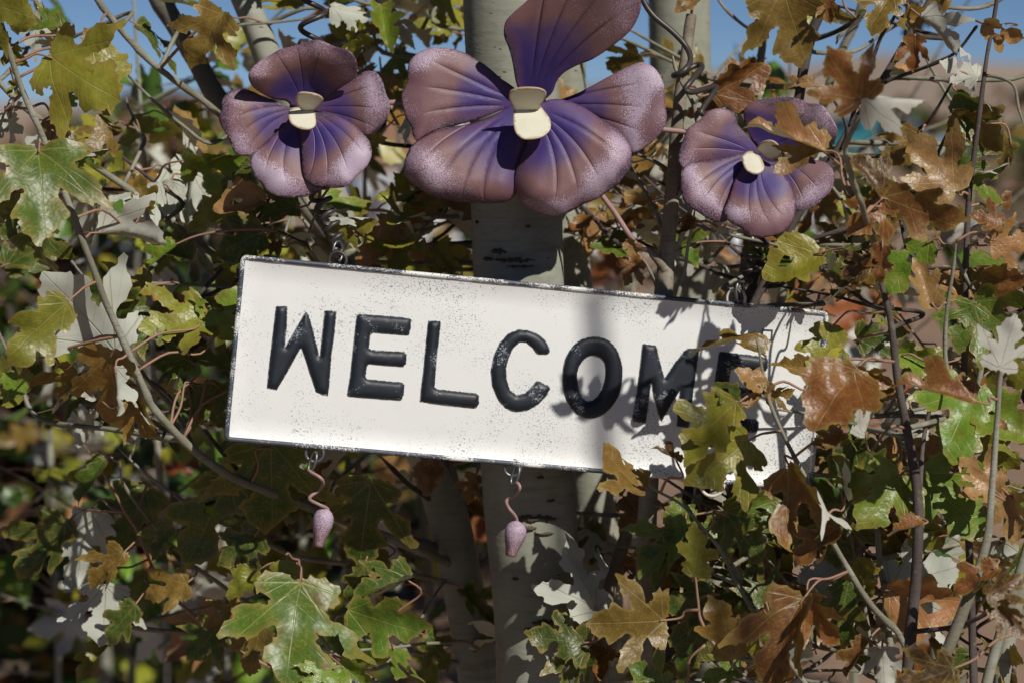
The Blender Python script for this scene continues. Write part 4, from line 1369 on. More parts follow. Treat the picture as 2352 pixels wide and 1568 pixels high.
fill(S1, [(1660, 190, .2), (1720, 230, .2), (1770, 260, .2), (1960, 120, .18), (1840, 610, .12), (1800, 650, .12), (1660, 660, .12), (1880, 700, .1), (1820, 20, .2)], RIGHT_MIX, 0.048, 14)
fill(S3, [(2060, 260, .14), (2140, 360, .14), (2190, 90, .12), (2280, 330, .12), (2330, 180, .1), (2000, 560, .1), (1950, 620, .08), (2090, 620, .08), (2250, 20, .12)], RIGHT_MIX, 0.045, 15, False, (3, 6))
fill(S6, [(2000, 700, .02), (2120, 720, .04), (2060, 1000, .03), (2160, 960, .05), (1960, 1100, .04), (2120, 1240, .03), (2000, 920, .04), (2330, 920, .04), (2200, 1180, .06), (1900, 960, .05)], RIGHT_MIX, 0.051, 16)
fill(S12, [(1960, 1260, .07), (1880, 1330, .08), (2060, 1420, .07), (1980, 1540, .05), (1860, 1480, .06), (2140, 1380, .08), (2200, 1250, .08), (2320, 1360, .08), (1800, 1200, .08), (1780, 1320, .1), (1840, 1560, .06)], RIGHT_MIX, 0.051, 17)
fill(S9, [(2300, 1180, .09), (2340, 1050, .1), (2240, 1450, .1), (2330, 1540, .08), (2150, 1520, .09), (2280, 760, .08), (2200, 840, .09), (2340, 620, .08)], RIGHT_MIX, 0.049, 18)
fill(S10, [(1600, 1500, .03), (1700, 1560, .02), (1500, 1560, .04), (1620, 1300, .06), (1760, 1240, .05)], [('g', 3), ('d', 3), ('y', 1), ('o', 1)], 0.051, 19, False, (4, 6))

# whole young trees further back, soft in the lens
BG = [
    # x at top, x at bottom, depth, radius, twigs, mix, label
    (60, 130, 1.1, 6, 9, LEFT_MIX, 'blurred young poplar behind the big glossy leaf at the left edge'),
    (330, 300, 1.7, 7, 10, LEFT_MIX, 'blurred young poplar behind the grey branches left of the left flower'),
    (470, 520, 0.75, 7, 8, LEFT_MIX, 'soft young poplar behind the left end of the sign'),
    (905, 985, 0.85, 8, 10, [('y', 5), ('o', 2), ('t', 2), ('g', 1)], 'soft yellow leaved young poplar in the gap between left and big flowers'),
    (1430, 1455, 0.95, 7, 8, RIGHT_MIX, 'soft young poplar in the gap right of the thick trunk'),
    (1700, 1690, 1.3, 7, 7, RIGHT_MIX, 'blurred young poplar behind the right flower'),
    (2010, 1960, 1.0, 6, 6, RIGHT_MIX, 'soft young poplar behind the brown leaves upper right'),
    (2260, 2150, 0.8, 8, 9, RIGHT_MIX, 'soft young poplar behind the stems in the lower right corner'),
    (180, 240, 2.6, 9, 11, LEFT_MIX, 'very blurred young poplar farthest back at the lower left'),
    (840, 800, 0.6, 7, 9, [('y', 4), ('o', 4), ('g', 2), ('d', 2)], 'soft olive leaved young poplar against the sky between left and big flowers'),
    (300, 380, 0.55, 7, 3, LEFT_MIX, 'soft young poplar behind the crossing grey branches at the upper left'),
    (1830, 1790, 0.6, 6, 8, [('o', 4), ('d', 2), ('y', 2), ('b', 2)], 'soft olive leaved young poplar against the sky above the right flower'),
    (660, 700, 1.3, 7, 9, LEFT_MIX, 'blurred young poplar behind the left bud below the sign'),
]
for i, (xt, xb, d, rad, ntw, mixc, lab) in enumerate(BG):
    r = random.Random(500 + i)
    ty0 = r.uniform(60, 330) if 'sky' not in lab and 'crossing' not in lab else -160
    stem = [(xt - 12, ty0), (xt, ty0 + 70), (xt + (xb - xt) * 0.3 + r.uniform(-25, 25), 420), (xt + (xb - xt) * 0.65 + r.uniform(-25, 25), 900), (xb, 1350), (xb + 8, 1900)]
    tr = Tree('poplar_sapling', lab, 'tree', stem, [rad * 0.2, rad * 0.4, rad * 0.7, rad * 1.05, rad * 1.3, rad * 1.5], d, M['bark_dark'] if i % 2 else M['bark'], 'soft young poplars behind', 10, 0.08)
    for k in range(ntw + (3 if xt < 700 else 0)):
        py = r.uniform(ty0 + 60, 1580)
        if lab.startswith('very blurred'):
            py = r.uniform(700, 1650)
        if lab.endswith('left bud below the sign'):
            py = r.uniform(1050, 1650)
        f = py / 1900
        px = xt + (xb - xt) * f
        s = V(px, py, d)
        sd = r.choice((-1, 1))
        leafy_twig(tr, s, Vector((sd * r.uniform(0.5, 1.2), r.uniform(-0.5, 0.4), r.uniform(-0.1, 0.8))), r.uniform(0.14, 0.3), r.randint(4, 7), 0.062, mixc, r, 0.0026, True)


# low shrubs further back: leaves beyond telling apart
def shrub(px, d, w, h, mixc, seed, label, n=260):
    r = random.Random(seed)
    b = on_ground(px, d)
    root = thing('shrub', label, 'shrub', b)
    for k in range(5):
        a = r.uniform(0, 6.28)
        p = [Vector((0.03 * math.cos(a), 0.03 * math.sin(a), 0)), Vector((w * 0.3 * math.cos(a), w * 0.3 * math.sin(a), h * 0.45)), Vector((w * 0.6 * math.cos(a), w * 0.6 * math.sin(a), h * 0.85))]
        q = catmull(p, 5)
        tube('stem', q, [0.014 * (1 - 0.7 * i / len(q)) for i in range(len(q))], M['bark_dark'], root, 7)
    by = {}
    for k in range(n):
        while True:
            q = Vector((r.uniform(-1, 1), r.uniform(-1, 1), r.uniform(-1, 1)))
            if 0.35 < q.length < 1:
                break
        c = Vector((q.x * w, q.y * w, h * 0.55 + q.z * h * 0.5))
        c = c + 0.12 * w * noise.noise_vector(c * 4)
        s = r.uniform(0.03, 0.055) * max(1.0, w / 0.5)
        m = Matrix.Rotation(r.uniform(0, 6.28), 3, 'Z') @ Matrix.Rotation(r.uniform(-1.2, 1.2), 3, 'X') @ Matrix.Rotation(r.uniform(0, 6.28), 3, 'Z')
        col = weighted(r, mixc)
        vs, fs = by.setdefault(col, ([], []))
        o = len(vs)
        for x, y, z in ((0, 0, 0), (0.5, 0.4, 0.08), (0.42, 0.75, 0.02), (0, 1.1, -0.12), (-0.42, 0.75, 0.02), (-0.5, 0.4, 0.08), (0, 0.55, -0.05)):
            vs.append(c + m @ (Vector((x, y, z)) * s * 1.5))
        fs.extend([(o, o + 1, o + 6), (o + 1, o + 2, o + 6), (o + 2, o + 3, o + 6), (o + 3, o + 4, o + 6), (o + 4, o + 5, o + 6), (o + 5, o, o + 6)])
    for col, (vs, fs) in by.items():
        ob = mesh_obj('foliage', vs, fs, SHRUB[col], root, False)
        ob['kind'] = 'stuff'


SHRUB = {c: plain_material('shrub_leaf_' + nm, PAL[c], 0.6, 0.3, 0.0, 0.4, 6.0) for c, nm in (('g', 'green'), ('d', 'dark_green'), ('y', 'yellow'), ('o', 'olive'), ('b', 'brown'), ('t', 'tan'), ('k', 'dark_brown'), ('l', 'bright_green'))}
shrub(-60, 4.6, 0.75, 1.25, [('k', 6), ('d', 4), ('o', 1), ('b', 1)], 61, 'blurred dark brown shrub added low on the left edge for deep shade', 1500)  # this and the next two: dark leaf masses added to stand for deep shade
shrub(330, 5.6, 0.75, 1.30, [('k', 4), ('d', 5), ('y', 1.2), ('o', 1)], 62, 'blurred dark green shrub added behind the lower left leaves for deep shade', 1500)
shrub(760, 6.4, 0.7, 1.15, [('k', 3), ('d', 4), ('o', 2), ('t', 1)], 63, 'blurred dark shrub added behind the left bud for deep shade', 1100)
shrub(480, 3.4, 0.45, 0.62, [('y', 4), ('l', 2), ('d', 2), ('o', 2)], 67, 'blurred low yellow green shrub at the bottom left', 500)
shrub(1120, 7.5, 0.7, 1.2, [('d', 3), ('k', 2), ('o', 2), ('y', 2)], 68, 'blurred olive shrub behind the thick trunk', 900)
shrub(2330, 40.0, 2.2, 2.0, [('d', 4), ('k', 2)], 64, 'dark distant bush at the right edge below the hills', 300)
shrub(330, 24.0, 1.3, 1.7, [('k', 4), ('d', 3), ('y', 1)], 65, 'dark blurred bush in front of the adobe building', 700)
shrub(1750, 30.0, 1.4, 0.9, [('d', 3), ('o', 3), ('t', 2)], 66, 'low blurred sage bush on the plain behind the right flower', 300)


# ------------------------------------------------------------------ outside the frame: a stem read from its shadow, a tree added for shade
stem = [Vector((1.277, -1.66, 3.12)), Vector((1.282, -1.65, 2.6)), Vector((1.287, -1.64, 1.8)), Vector((1.289, -1.64, 0.9)), Vector((1.292, -1.64, 0.0))]
pole = thing('cut_stem', 'slender cut stem outside the picture whose soft shadow crosses the sign', 'stem', stem[-1])
tube('stem', catmull(stem, 4), [0.0082 + 0.004 * k / 16 for k in range(17)], M['dead'], pole, 12, stem[-1], False, 0.1, 3.0)


def added_shade_tree(base, h, w, label, seed):  # unseen tree added to throw shade on the left background
    r = random.Random(seed)
    root = thing('added_shade_tree', label, 'tree', base)
    tube('trunk', catmull([Vector((0, 0, h * 0.95)), Vector((0.1, 0, h * 0.6)), Vector((-0.05, 0.05, h * 0.3)), Vector((0, 0, -0.05))], 5), [0.05 + 0.13 * k / 15 for k in range(16)], M['bark'], root, 16)
    for k in range(9):
        a = k * 2.4
        z = h * r.uniform(0.45, 0.8)
        p = [Vector((0, 0, z)), Vector((0.4 * w * math.cos(a), 0.4 * w * math.sin(a), z + 0.08 * h)), Vector((0.8 * w * math.cos(a), 0.8 * w * math.sin(a), z + 0.2 * h))]
        tube('limb', catmull(p, 5), [0.06 - 0.005 * i for i in range(11)], M['bark'], root, 8)
    vs, fs = [], []
    for k in range(5200):
        while True:
            q = Vector((r.uniform(-1, 1), r.uniform(-1, 1), r.uniform(-1, 1)))
            if 0.2 < q.length < 1:
                break
        c = Vector((q.x * w, q.y * w, h * 0.68 + q.z * h * 0.34))
        if noise.noise(c * 0.9) < -0.12:
            continue
        s = r.uniform(0.09, 0.17)
        m = Matrix.Rotation(r.uniform(0, 6.28), 3, 'Z') @ Matrix.Rotation(r.uniform(-1.2, 1.2), 3, 'X')
        o = len(vs)
        for x, y, z in ((0, 0, 0), (0.5, 0.5, 0.1), (0, 1.1, -0.1), (-0.5, 0.5, 0.1)):
            vs.append(c + m @ (Vector((x, y, z)) * s))
        fs.append((o, o + 1, o + 2, o + 3))
    f = mesh_obj('crown', vs, fs, SHRUB['y'], root, False)
    f['kind'] = 'stuff'


added_shade_tree(Vector((2.3, 0.7, 0)), 7.6, 1.9, 'unseen leafy tree added outside the picture to the right, to shade the left background', 71)


# ------------------------------------------------------------------ scars and bands on the thick trunk
def trunk_scar(px, py, w, h, seed):
    """A raised lens of dark bark wrapped round the front of the thick trunk."""
    r = random.Random(seed)
    path = BR[0]['pts']
    rad = BR[0]['rad']
    c0 = V(px, py, 0.07)
    k = min(range(len(path)), key=lambda i: abs(path[i].z - c0.z))
    c, R = path[k], rad[k]
    a0 = math.asin(max(-0.95, min(0.95, (c0.x - c.x) / R)))
    n, m = 26, 5
    vs, fs = [], []
    for i in range(n + 1):
        u = i / n * 2 - 1
        hw = h * 0.75 * (1 - u * u) ** 0.6 * (0.25 + 1.1 * r.random()) + 0.0003
        mid = 0.6 * h * noise.noise(Vector((u * 3, seed, 0)))
        for j in range(m):
            v = j / (m - 1) * 2 - 1
            a = a0 + u * w / R
            rr = R + 0.0022 * (1 - v * v) * (1 - u * u) + 0.0009
            vs.append(Vector((c.x + rr * math.sin(a), c.y - rr * math.cos(a), c0.z + mid + v * hw)))
    for i in range(n):
        for j in range(m - 1):
            a = i * m + j
            fs.append((a, a + m, a + m + 1, a + 1))
    mesh_obj('bark_scar', vs, fs, M['scar'], T_main.root, True, None, None, None, T_main.loc)


for i, (px, py, w, h) in enumerate([(1180, 598, 0.016, 0.0024), (1146, 578, 0.007, 0.003), (1122, 596, 0.006, 0.0018), (1195, 612, 0.012, 0.0012), (1232, 1190, 0.018, 0.004), (1205, 1212, 0.010, 0.003), (1250, 1225, 0.008, 0.0018), (1255, 1430, 0.012, 0.0035), (1220, 1445, 0.006, 0.002),
                                   (1212, 520, 0.0022, 0.0012), (1104, 155, 0.002, 0.0012), (1098, 512, 0.002, 0.0012), (1240, 1095, 0.003, 0.0015), (1265, 1150, 0.004, 0.0012), (1185, 1330, 0.003, 0.0012)]):
    trunk_scar(px, py, w, h, i + 1)


# ------------------------------------------------------------------ the sign
TL, TR_, BL, BR_ = V(560, 590, -0.028), V(1910, 722, 0.048), V(518, 1008, -0.028), V(1850, 1120, 0.048)
SX = ((TR_ - TL) + (BR_ - BL)) / 2
SW = SX.length
SX.normalize()
SZ = ((TL - BL) + (TR_ - BR_)) / 2
SZ = SZ - SX * SZ.dot(SX)
SH = SZ.length
SZ.normalize()
SN = SZ.cross(SX)
if SN.dot(CAMP - TL) < 0:
    SN = -SN
SO = (TL + TR_ + BL + BR_) / 4
sign = thing('welcome_sign', 'cream speckled metal sign with raised black letters reading WELCOME, hanging askew', 'sign', SO)
SM = Matrix((SX, SZ, SN)).transposed().to_4x4()
sign.matrix_world = Matrix.Translation(SO) @ SM


def on_sign(px, py):
    """Where the line of sight through a picture point meets the sign: local x, y."""
    d = (V(px, py, 0) - CAMP)
    k = (SO - CAMP).dot(SN) / d.dot(SN)
    q = CAMP + d * k - SO
    return (q.dot(SX), q.dot(SZ))


hw, hh = SW / 2, SH / 2
outl = []
rc = 0.0035
for cx, cy, a0 in ((hw - rc, hh - rc, 0), (-hw + rc, hh - rc, 90), (-hw + rc, -hh + rc, 180), (hw - rc, -hh + rc, 270)):
    for k in range(7):
        a = math.radians(a0 + 15 * k)
        outl.append((cx + rc * math.cos(a), cy + rc * math.sin(a)))
# dense outline so that the sheet can be dished and dented
dense = []
for i in range(len(outl)):
    a, b = Vector(outl[i]), Vector(outl[(i + 1) % len(outl)])
    k = max(1, int((b - a).length / 0.012))
    for j in range(k):
        dense.append(tuple(a.lerp(b, j / k)))
vs, fs, ed = fill2d(dense, 0.011, (), 0.1)
v3 = []
for (x, y), e in zip(vs, ed):
    z = -0.0035 + 0.004 * max(0, 1 - e / 0.006) ** 2
    z += 0.0010 * noise.noise(Vector((x * 14, y * 14, 3.0))) * min(1, e / 0.02) + 0.0012 * (1 - (x / hw) ** 2) * (1 - (y / hh) ** 2)
    v3.append((x, y, z))
mesh_obj('panel', v3, fs, M['sign'], sign, True, vs, [(min(1, e / 0.035), 0) for e in ed])
panel_back = mesh_obj('back_panel', [(x, y, -0.0052) for x, y in dense], [tuple(range(len(dense)))[::-1]], M['rim'], sign, False)
tube('rolled_rim', [Vector((x * (1 + 0.0006 * noise.noise(Vector((x * 30, y * 30, 0)))), y, -0.0002)) for x, y in dense], 0.0020, M['rim'], sign, 10, None, True)

ZA = lambda z: (488.1 + z[0] * 0.36613, 545.5 + z[1] * 0.36613)
ZB = lambda z: (1205.8 + z[0] * 0.34783, 602.9 + z[1] * 0.34783)
LET = [
    ('W', ZA, [(398, 436), (406, 430), (466, 430), (473, 436), (470, 560), (458, 684), (582, 470), (590, 458), (600, 470), (615, 510), (675, 742), (690, 600), (704, 462), (712, 456), (778, 462), (782, 470), (770, 600), (750, 740), (735, 940), (726, 995), (650, 970), (560, 692), (545, 712), (470, 850), (405, 957), (342, 945), (350, 850), (372, 660)], []),
    ('E', ZA, [(905, 492), (918, 478), (1080, 490), (1240, 504), (1252, 520), (1248, 570), (1236, 614), (1220, 617), (1010, 600), (994, 612), (985, 692), (1000, 702), (1205, 714), (1222, 732), (1218, 790), (1200, 812), (1100, 806), (985, 795), (972, 806), (964, 874), (978, 886), (1190, 905), (1208, 922), (1204, 985), (1188, 1020), (1160, 1021), (1000, 1010), (856, 998), (845, 984), (865, 860), (888, 640)], []),
    ('L', ZA, [(1354, 526), (1362, 519), (1430, 524), (1438, 532), (1425, 640), (1410, 760), (1398, 935), (1410, 947), (1655, 974), (1676, 988), (1676, 1040), (1658, 1070), (1640, 1072), (1480, 1052), (1302, 1030), (1310, 940), (1324, 830), (1342, 640)], []),
    ('C', ZA, [(2120, 718), (2116, 690), (2090, 642), (2040, 602), (1980, 579), (1920, 576), (1860, 600), (1802, 660), (1766, 740), (1746, 840), (1756, 930), (1790, 1010), (1842, 1070), (1910, 1095), (1980, 1085), (2050, 1045), (2100, 990), (2124, 944), (2116, 928), (2050, 898), (2030, 900), (1998, 942), (1960, 975), (1912, 985), (1872, 955), (1850, 890), (1846, 820), (1862, 756), (1890, 694), (1930, 658), (1970, 660), (2008, 690), (2040, 728), (2056, 734), (2105, 732)], []),
    ('O', ZB, smooth_poly([(450, 487), (540, 503), (610, 570), (645, 670), (648, 760), (630, 860), (580, 950), (510, 1010), (430, 1030), (350, 1005), (285, 930), (255, 840), (248, 740), (265, 640), (310, 560), (370, 508)], 3),
     [smooth_poly([(455, 615), (502, 632), (530, 682), (530, 760), (508, 834), (470, 890), (422, 914), (385, 890), (360, 830), (348, 750), (360, 690), (390, 645), (420, 622)], 3)]),
    ('M', ZB, [(778, 540), (790, 533), (866, 545), (874, 556), (892, 630), (926, 760), (990, 665), (1056, 580), (1075, 565), (1150, 566), (1155, 580), (1140, 690), (1118, 850), (1100, 1000), (1088, 1086), (1074, 1092), (1006, 1082), (1003, 1070), (1015, 960), (1026, 850), (960, 955), (906, 1052), (890, 1020), (850, 880), (838, 800), (822, 930), (804, 1058), (792, 1064), (714, 1050), (708, 1036), (740, 850), (762, 690)], []),
    ('E', ZB, [(1282, 596), (1294, 585), (1450, 602), (1596, 622), (1614, 640), (1612, 690), (1596, 718), (1575, 720), (1382, 702), (1366, 714), (1352, 806), (1364, 816), (1550, 834), (1568, 852), (1562, 892), (1545, 906), (1356, 890), (1344, 900), (1332, 1004), (1344, 1016), (1534, 1034), (1553, 1050), (1550, 1100), (1534, 1125), (1510, 1127), (1360, 1112), (1224, 1096), (1215, 1084), (1236, 950), (1262, 740)], []),
]
for ch, zf, poly, holes in LET:
    P = [on_sign(*zf(p)) for p in poly]
    H = [[on_sign(*zf(p)) for p in h] for h in holes]

    def densify(q, s=0.0026):
        o = []
        for i in range(len(q)):
            a, b = Vector(q[i]), Vector(q[(i + 1) % len(q)])
            k = max(1, int((b - a).length / s))
            o += [tuple(a.lerp(b, j / k)) for j in range(k)]
        return o
    vs, fs, ed = fill2d(densify(P), 0.0026, [densify(h) for h in H], 0.15)
    v3 = []
    for (x, y), e in zip(vs, ed):
        q = min(1.0, e / 0.0058)
        base = -0.0035 + 0.0010 * noise.noise(Vector((x * 14, y * 14, 3.0))) + 0.0012 * (1 - (x / hw) ** 2) * (1 - (y / hh) ** 2)
        v3.append((x, y, base + 0.0002 + 0.0032 * math.sqrt(max(0.0, 1 - (1 - q) ** 2))))
    o = mesh_obj('letter', v3, fs, M['letter'], sign, True, vs, [(min(1, e / 0.008), 0) for e in ed])
    o['label'] = 'raised black letter ' + ch

# a small scratched square and the hanging rings
sq = [on_sign(*p) for p in ((1754, 757), (1776, 758), (1774, 781), (1752, 779))]
qz = -0.0022
tube('square_mark', [Vector((x, y, qz)) for x, y in sq], 0.00055, M['scar'], sign, 6, None, True)


def ring_pts(c, r, axis_u, axis_v, n=24, squash=1.0):
    return [c + axis_u * (r * math.cos(2 * math.pi * k / n)) + axis_v * (r * squash * math.sin(2 * math.pi * k / n)) for k in range(n)]


def sign_ring(px, py, mat, r=0.0085):
    x, y = on_sign(px, py)
    tube('hanging_ring', ring_pts(Vector((x, y, -0.002)), r, Vector((1, 0, 0.15)), Vector((0, 1, 0)), 24), 0.0014, mat, sign, 8, None, True)


sign_ring(776, 598, M['wire'], 0.0068)
sign_ring(1692, 686, M['cream_ring'], 0.0072)
sign_ring(723, 1040, M['link'], 0.007)
sign_ring(1178, 1074, M['link'], 0.0065)
sign_ring(1637, 1112, M['cream_ring'], 0.0095)


# ------------------------------------------------------------------ the pansies
def petal(name, parent, org, ctr, poly, d0, cup, layer, ribs, rollback, seed, groove=0.0016, lean=(0, 0), power=1.35, lav=1.0):
    """poly: picture outline; cup: metres the far end comes forward; layer: forward offset."""
    r = random.Random(seed)
    sm = smooth_poly(poly, 4)
    vs, fs, ed = fill2d(sm, 5.5, (), 0.2, r)
    R = max(math.hypot(x - ctr[0], y - ctr[1]) for x, y in sm)
    mx = sum(p[0] for p in sm) / len(sm) - ctr[0]
    my = sum(p[1] for p in sm) / len(sm) - ctr[1]
    a_mid = math.atan2(my, mx)
    out, uv, uv2 = [], [], []
    for (x, y), e in zip(vs, ed):
        dx, dy = x - ctr[0], y - ctr[1]
        t = math.hypot(dx, dy) / R
        ang = math.atan2(dy, dx) - a_mid
        ang = (ang + math.pi) % (2 * math.pi) - math.pi
        em = U(e, d0)
        h = layer + cup * t ** power
        h -= rollback * max(0, 1 - em / 0.020) ** 2 * min(1, t * 1.3)
        h += 0.0022 * noise.noise(Vector((x * 0.012 + seed, y * 0.012, 0))) * t
        h += (lean[0] * dx + lean[1] * dy) * 0.0001
        win = max(0.0, min(1.0, (t - 0.18) / 0.15)) * max(0.0, min(1.0, (0.86 - t) / 0.22))
        sw = (0.55 if my > 0 else 0.15) * (1 if mx > 0 else -1)
        aa = (ang - sw * (t - 0.6)) / (0.75 + 0.35 * t)
        rs = sorted(ribs)
        if aa <= rs[0]:
            ph = (aa - rs[0]) / 0.25
        elif aa >= rs[-1]:
            ph = len(rs) - 1 + (aa - rs[-1]) / 0.25
        else:
            kk = max(i_ for i_ in range(len(rs) - 1) if rs[i_] <= aa)
            ph = kk + (aa - rs[kk]) / (rs[kk + 1] - rs[kk])
        ph = max(-0.5, min(len(rs) - 0.5, ph))
        fr = abs(ph - round(ph)) * 0.25 * t * U(R, d0)
        h += 0.6 * groove * win * (min(1.0, fr / 0.0026) - 0.5)
        out.append(V(x, y, d0 - h))
        uv.append((t, ang))
        uv2.append((min(1.0, em / 0.022), ph))
    o = mesh_obj(name, out, fs, M['petal'], parent, True, uv, uv2, None, org)
    o.color = (lav, lav, lav, 1)
    md = o.modifiers.new('thickness', 'SOLIDIFY')
    md.thickness = 0.0011
    md.offset = 0.0
    return o


def tab(parent, org, poly, d0, h0, h1, axis):
    sm = smooth_poly(poly, 4)
    vs, fs, ed = fill2d(sm, 5.0, (), 0.15)
    p = [v[1] * axis[1] + v[0] * axis[0] for v in vs]
    lo, hi = min(p), max(p)
    out = [V(x, y, d0 - (h0 + (h1 - h0) * (q - lo) / (hi - lo))) for (x, y), q, e in zip(vs, p, ed)]
    o = mesh_obj('center_tab', out, fs, M['tab'], parent, True, vs, [(min(1, U(e) / 0.006), 0) for e in ed], None, org)
    md = o.modifiers.new('thickness', 'SOLIDIFY')
    md.thickness = 0.0011
    md.offset = 0.0


F1 = lambda z: (459.4 + z[0] * 0.3296, z[1] * 0.3296)
F2 = lambda z: (861.3 + z[0] * 0.34783, z[1] * 0.34783)
F3 = lambda z: (1435.5 + z[0] * 0.38963, z[1] * 0.38963)
GLOC = V(1210, 235, 0.03)
gar = thing('pansy_hanger', 'three purple metal pansies joined in a row by rods above the welcome sign', 'ornament', GLOC)


def flower(label, zf, ctr, d0, petals, tabs, hub_px, power=1.9, lavs=(0.7, 0.75, 0.85, 1.1, 1.15)):
    c = zf(ctr)
    cw = V(c[0], c[1], d0 + 0.004)
    R = U(hub_px)
    v = []
    n = 20
    prof = [(0.3, -0.004), (0.95, -0.003), (1.0, 0.0), (0.95, 0.003), (0.3, 0.004)]
    for rr, z in prof:
        for k in range(n):
            a = 2 * math.pi * k / n
            v.append(cw + RGT * (R * rr * math.cos(a)) + UPV * (R * rr * math.sin(a)) - FWD * z)
    f = [(i * n + k, i * n + (k + 1) % n, (i + 1) * n + (k + 1) % n, (i + 1) * n + k) for i in range(4) for k in range(n)]
    f += [tuple(range(n)), tuple(4 * n + k for k in range(n))]
    hub = mesh_obj('pansy_flower', v, f, M['petal'], gar, True, [(0.2, 0)] * len(v), [(1, 0.5)] * len(v), None, GLOC)
    hub['label'] = label
    for i, (poly, cup, layer, ribs, rb, gr) in enumerate(petals):
        petal('petal', hub, GLOC, c, [zf(p) for p in poly], d0, cup, layer, ribs, rb, i + int(c[0]), gr, (0, 0), power if i == 0 else 1.35, lavs[i])
    for poly, h0, h1, ax in tabs:
        tab(hub, GLOC, [zf(p) for p in poly], d0, h0, h1, ax)
    return hub


flower('small left pansy with lavender speckled lower petals', F1, (722, 765), 0.012, [
    ([(345, 500), (400, 440), (480, 390), (560, 345), (640, 325), (720, 300), (800, 278), (860, 290), (940, 325), (1040, 355), (1090, 420), (1095, 490), (1060, 555), (960, 625), (860, 700), (740, 745), (650, 745), (600, 705), (520, 690), (440, 655), (370, 605), (340, 550)], 0.050, 0.002, (-0.35, 0.0, 0.35), 0.014, 0.0008),
    ([(150, 760), (155, 700), (200, 645), (270, 622), (350, 635), (430, 670), (520, 705), (600, 742), (660, 765), (640, 830), (590, 880), (500, 960), (430, 1030), (380, 1075), (300, 1085), (240, 1060), (215, 1000), (190, 940), (155, 890), (135, 830)], 0.011, 0.0, (-0.3, -0.05, 0.2), 0.005, 0.0014),
    ([(820, 720), (880, 680), (950, 630), (1060, 560), (1140, 505), (1210, 500), (1265, 550), (1295, 650), (1325, 720), (1320, 780), (1290, 850), (1220, 910), (1160, 945), (1080, 905), (960, 850), (850, 795), (790, 765)], 0.020, 0.0, (-0.25, 0.05, 0.3), 0.005, 0.0012),
    ([(640, 800), (600, 860), (540, 920), (470, 990), (400, 1050), (360, 1090), (355, 1160), (380, 1230), (430, 1270), (460, 1320), (520, 1360), (620, 1378), (720, 1370), (800, 1340), (850, 1300), (800, 1150), (760, 1000), (740, 850), (700, 800)], 0.024, 0.003, (0.0, 0.3), 0.010, 0.0010),
    ([(690, 860), (704, 950), (708, 1050), (712, 1150), (724, 1232), (764, 1280), (830, 1300), (960, 1310), (1040, 1290), (1090, 1230), (1160, 1160), (1195, 1080), (1180, 990), (1130, 930), (1080, 880), (980, 820), (900, 795), (820, 785), (740, 790)], 0.024, 0.010, (-0.45, -0.15, 0.15, 0.42), 0.009, 0.0014),
], [
    ([(668, 672), (700, 645), (770, 648), (830, 665), (858, 690), (850, 715), (812, 752), (790, 775), (720, 770), (690, 745), (668, 705)], 0.037, 0.015, (0, 1)),
    ([(618, 795), (640, 757), (700, 752), (790, 765), (806, 820), (806, 875), (762, 904), (700, 900), (642, 870), (620, 835)], 0.014, 0.027, (0, 1)),
], 34)
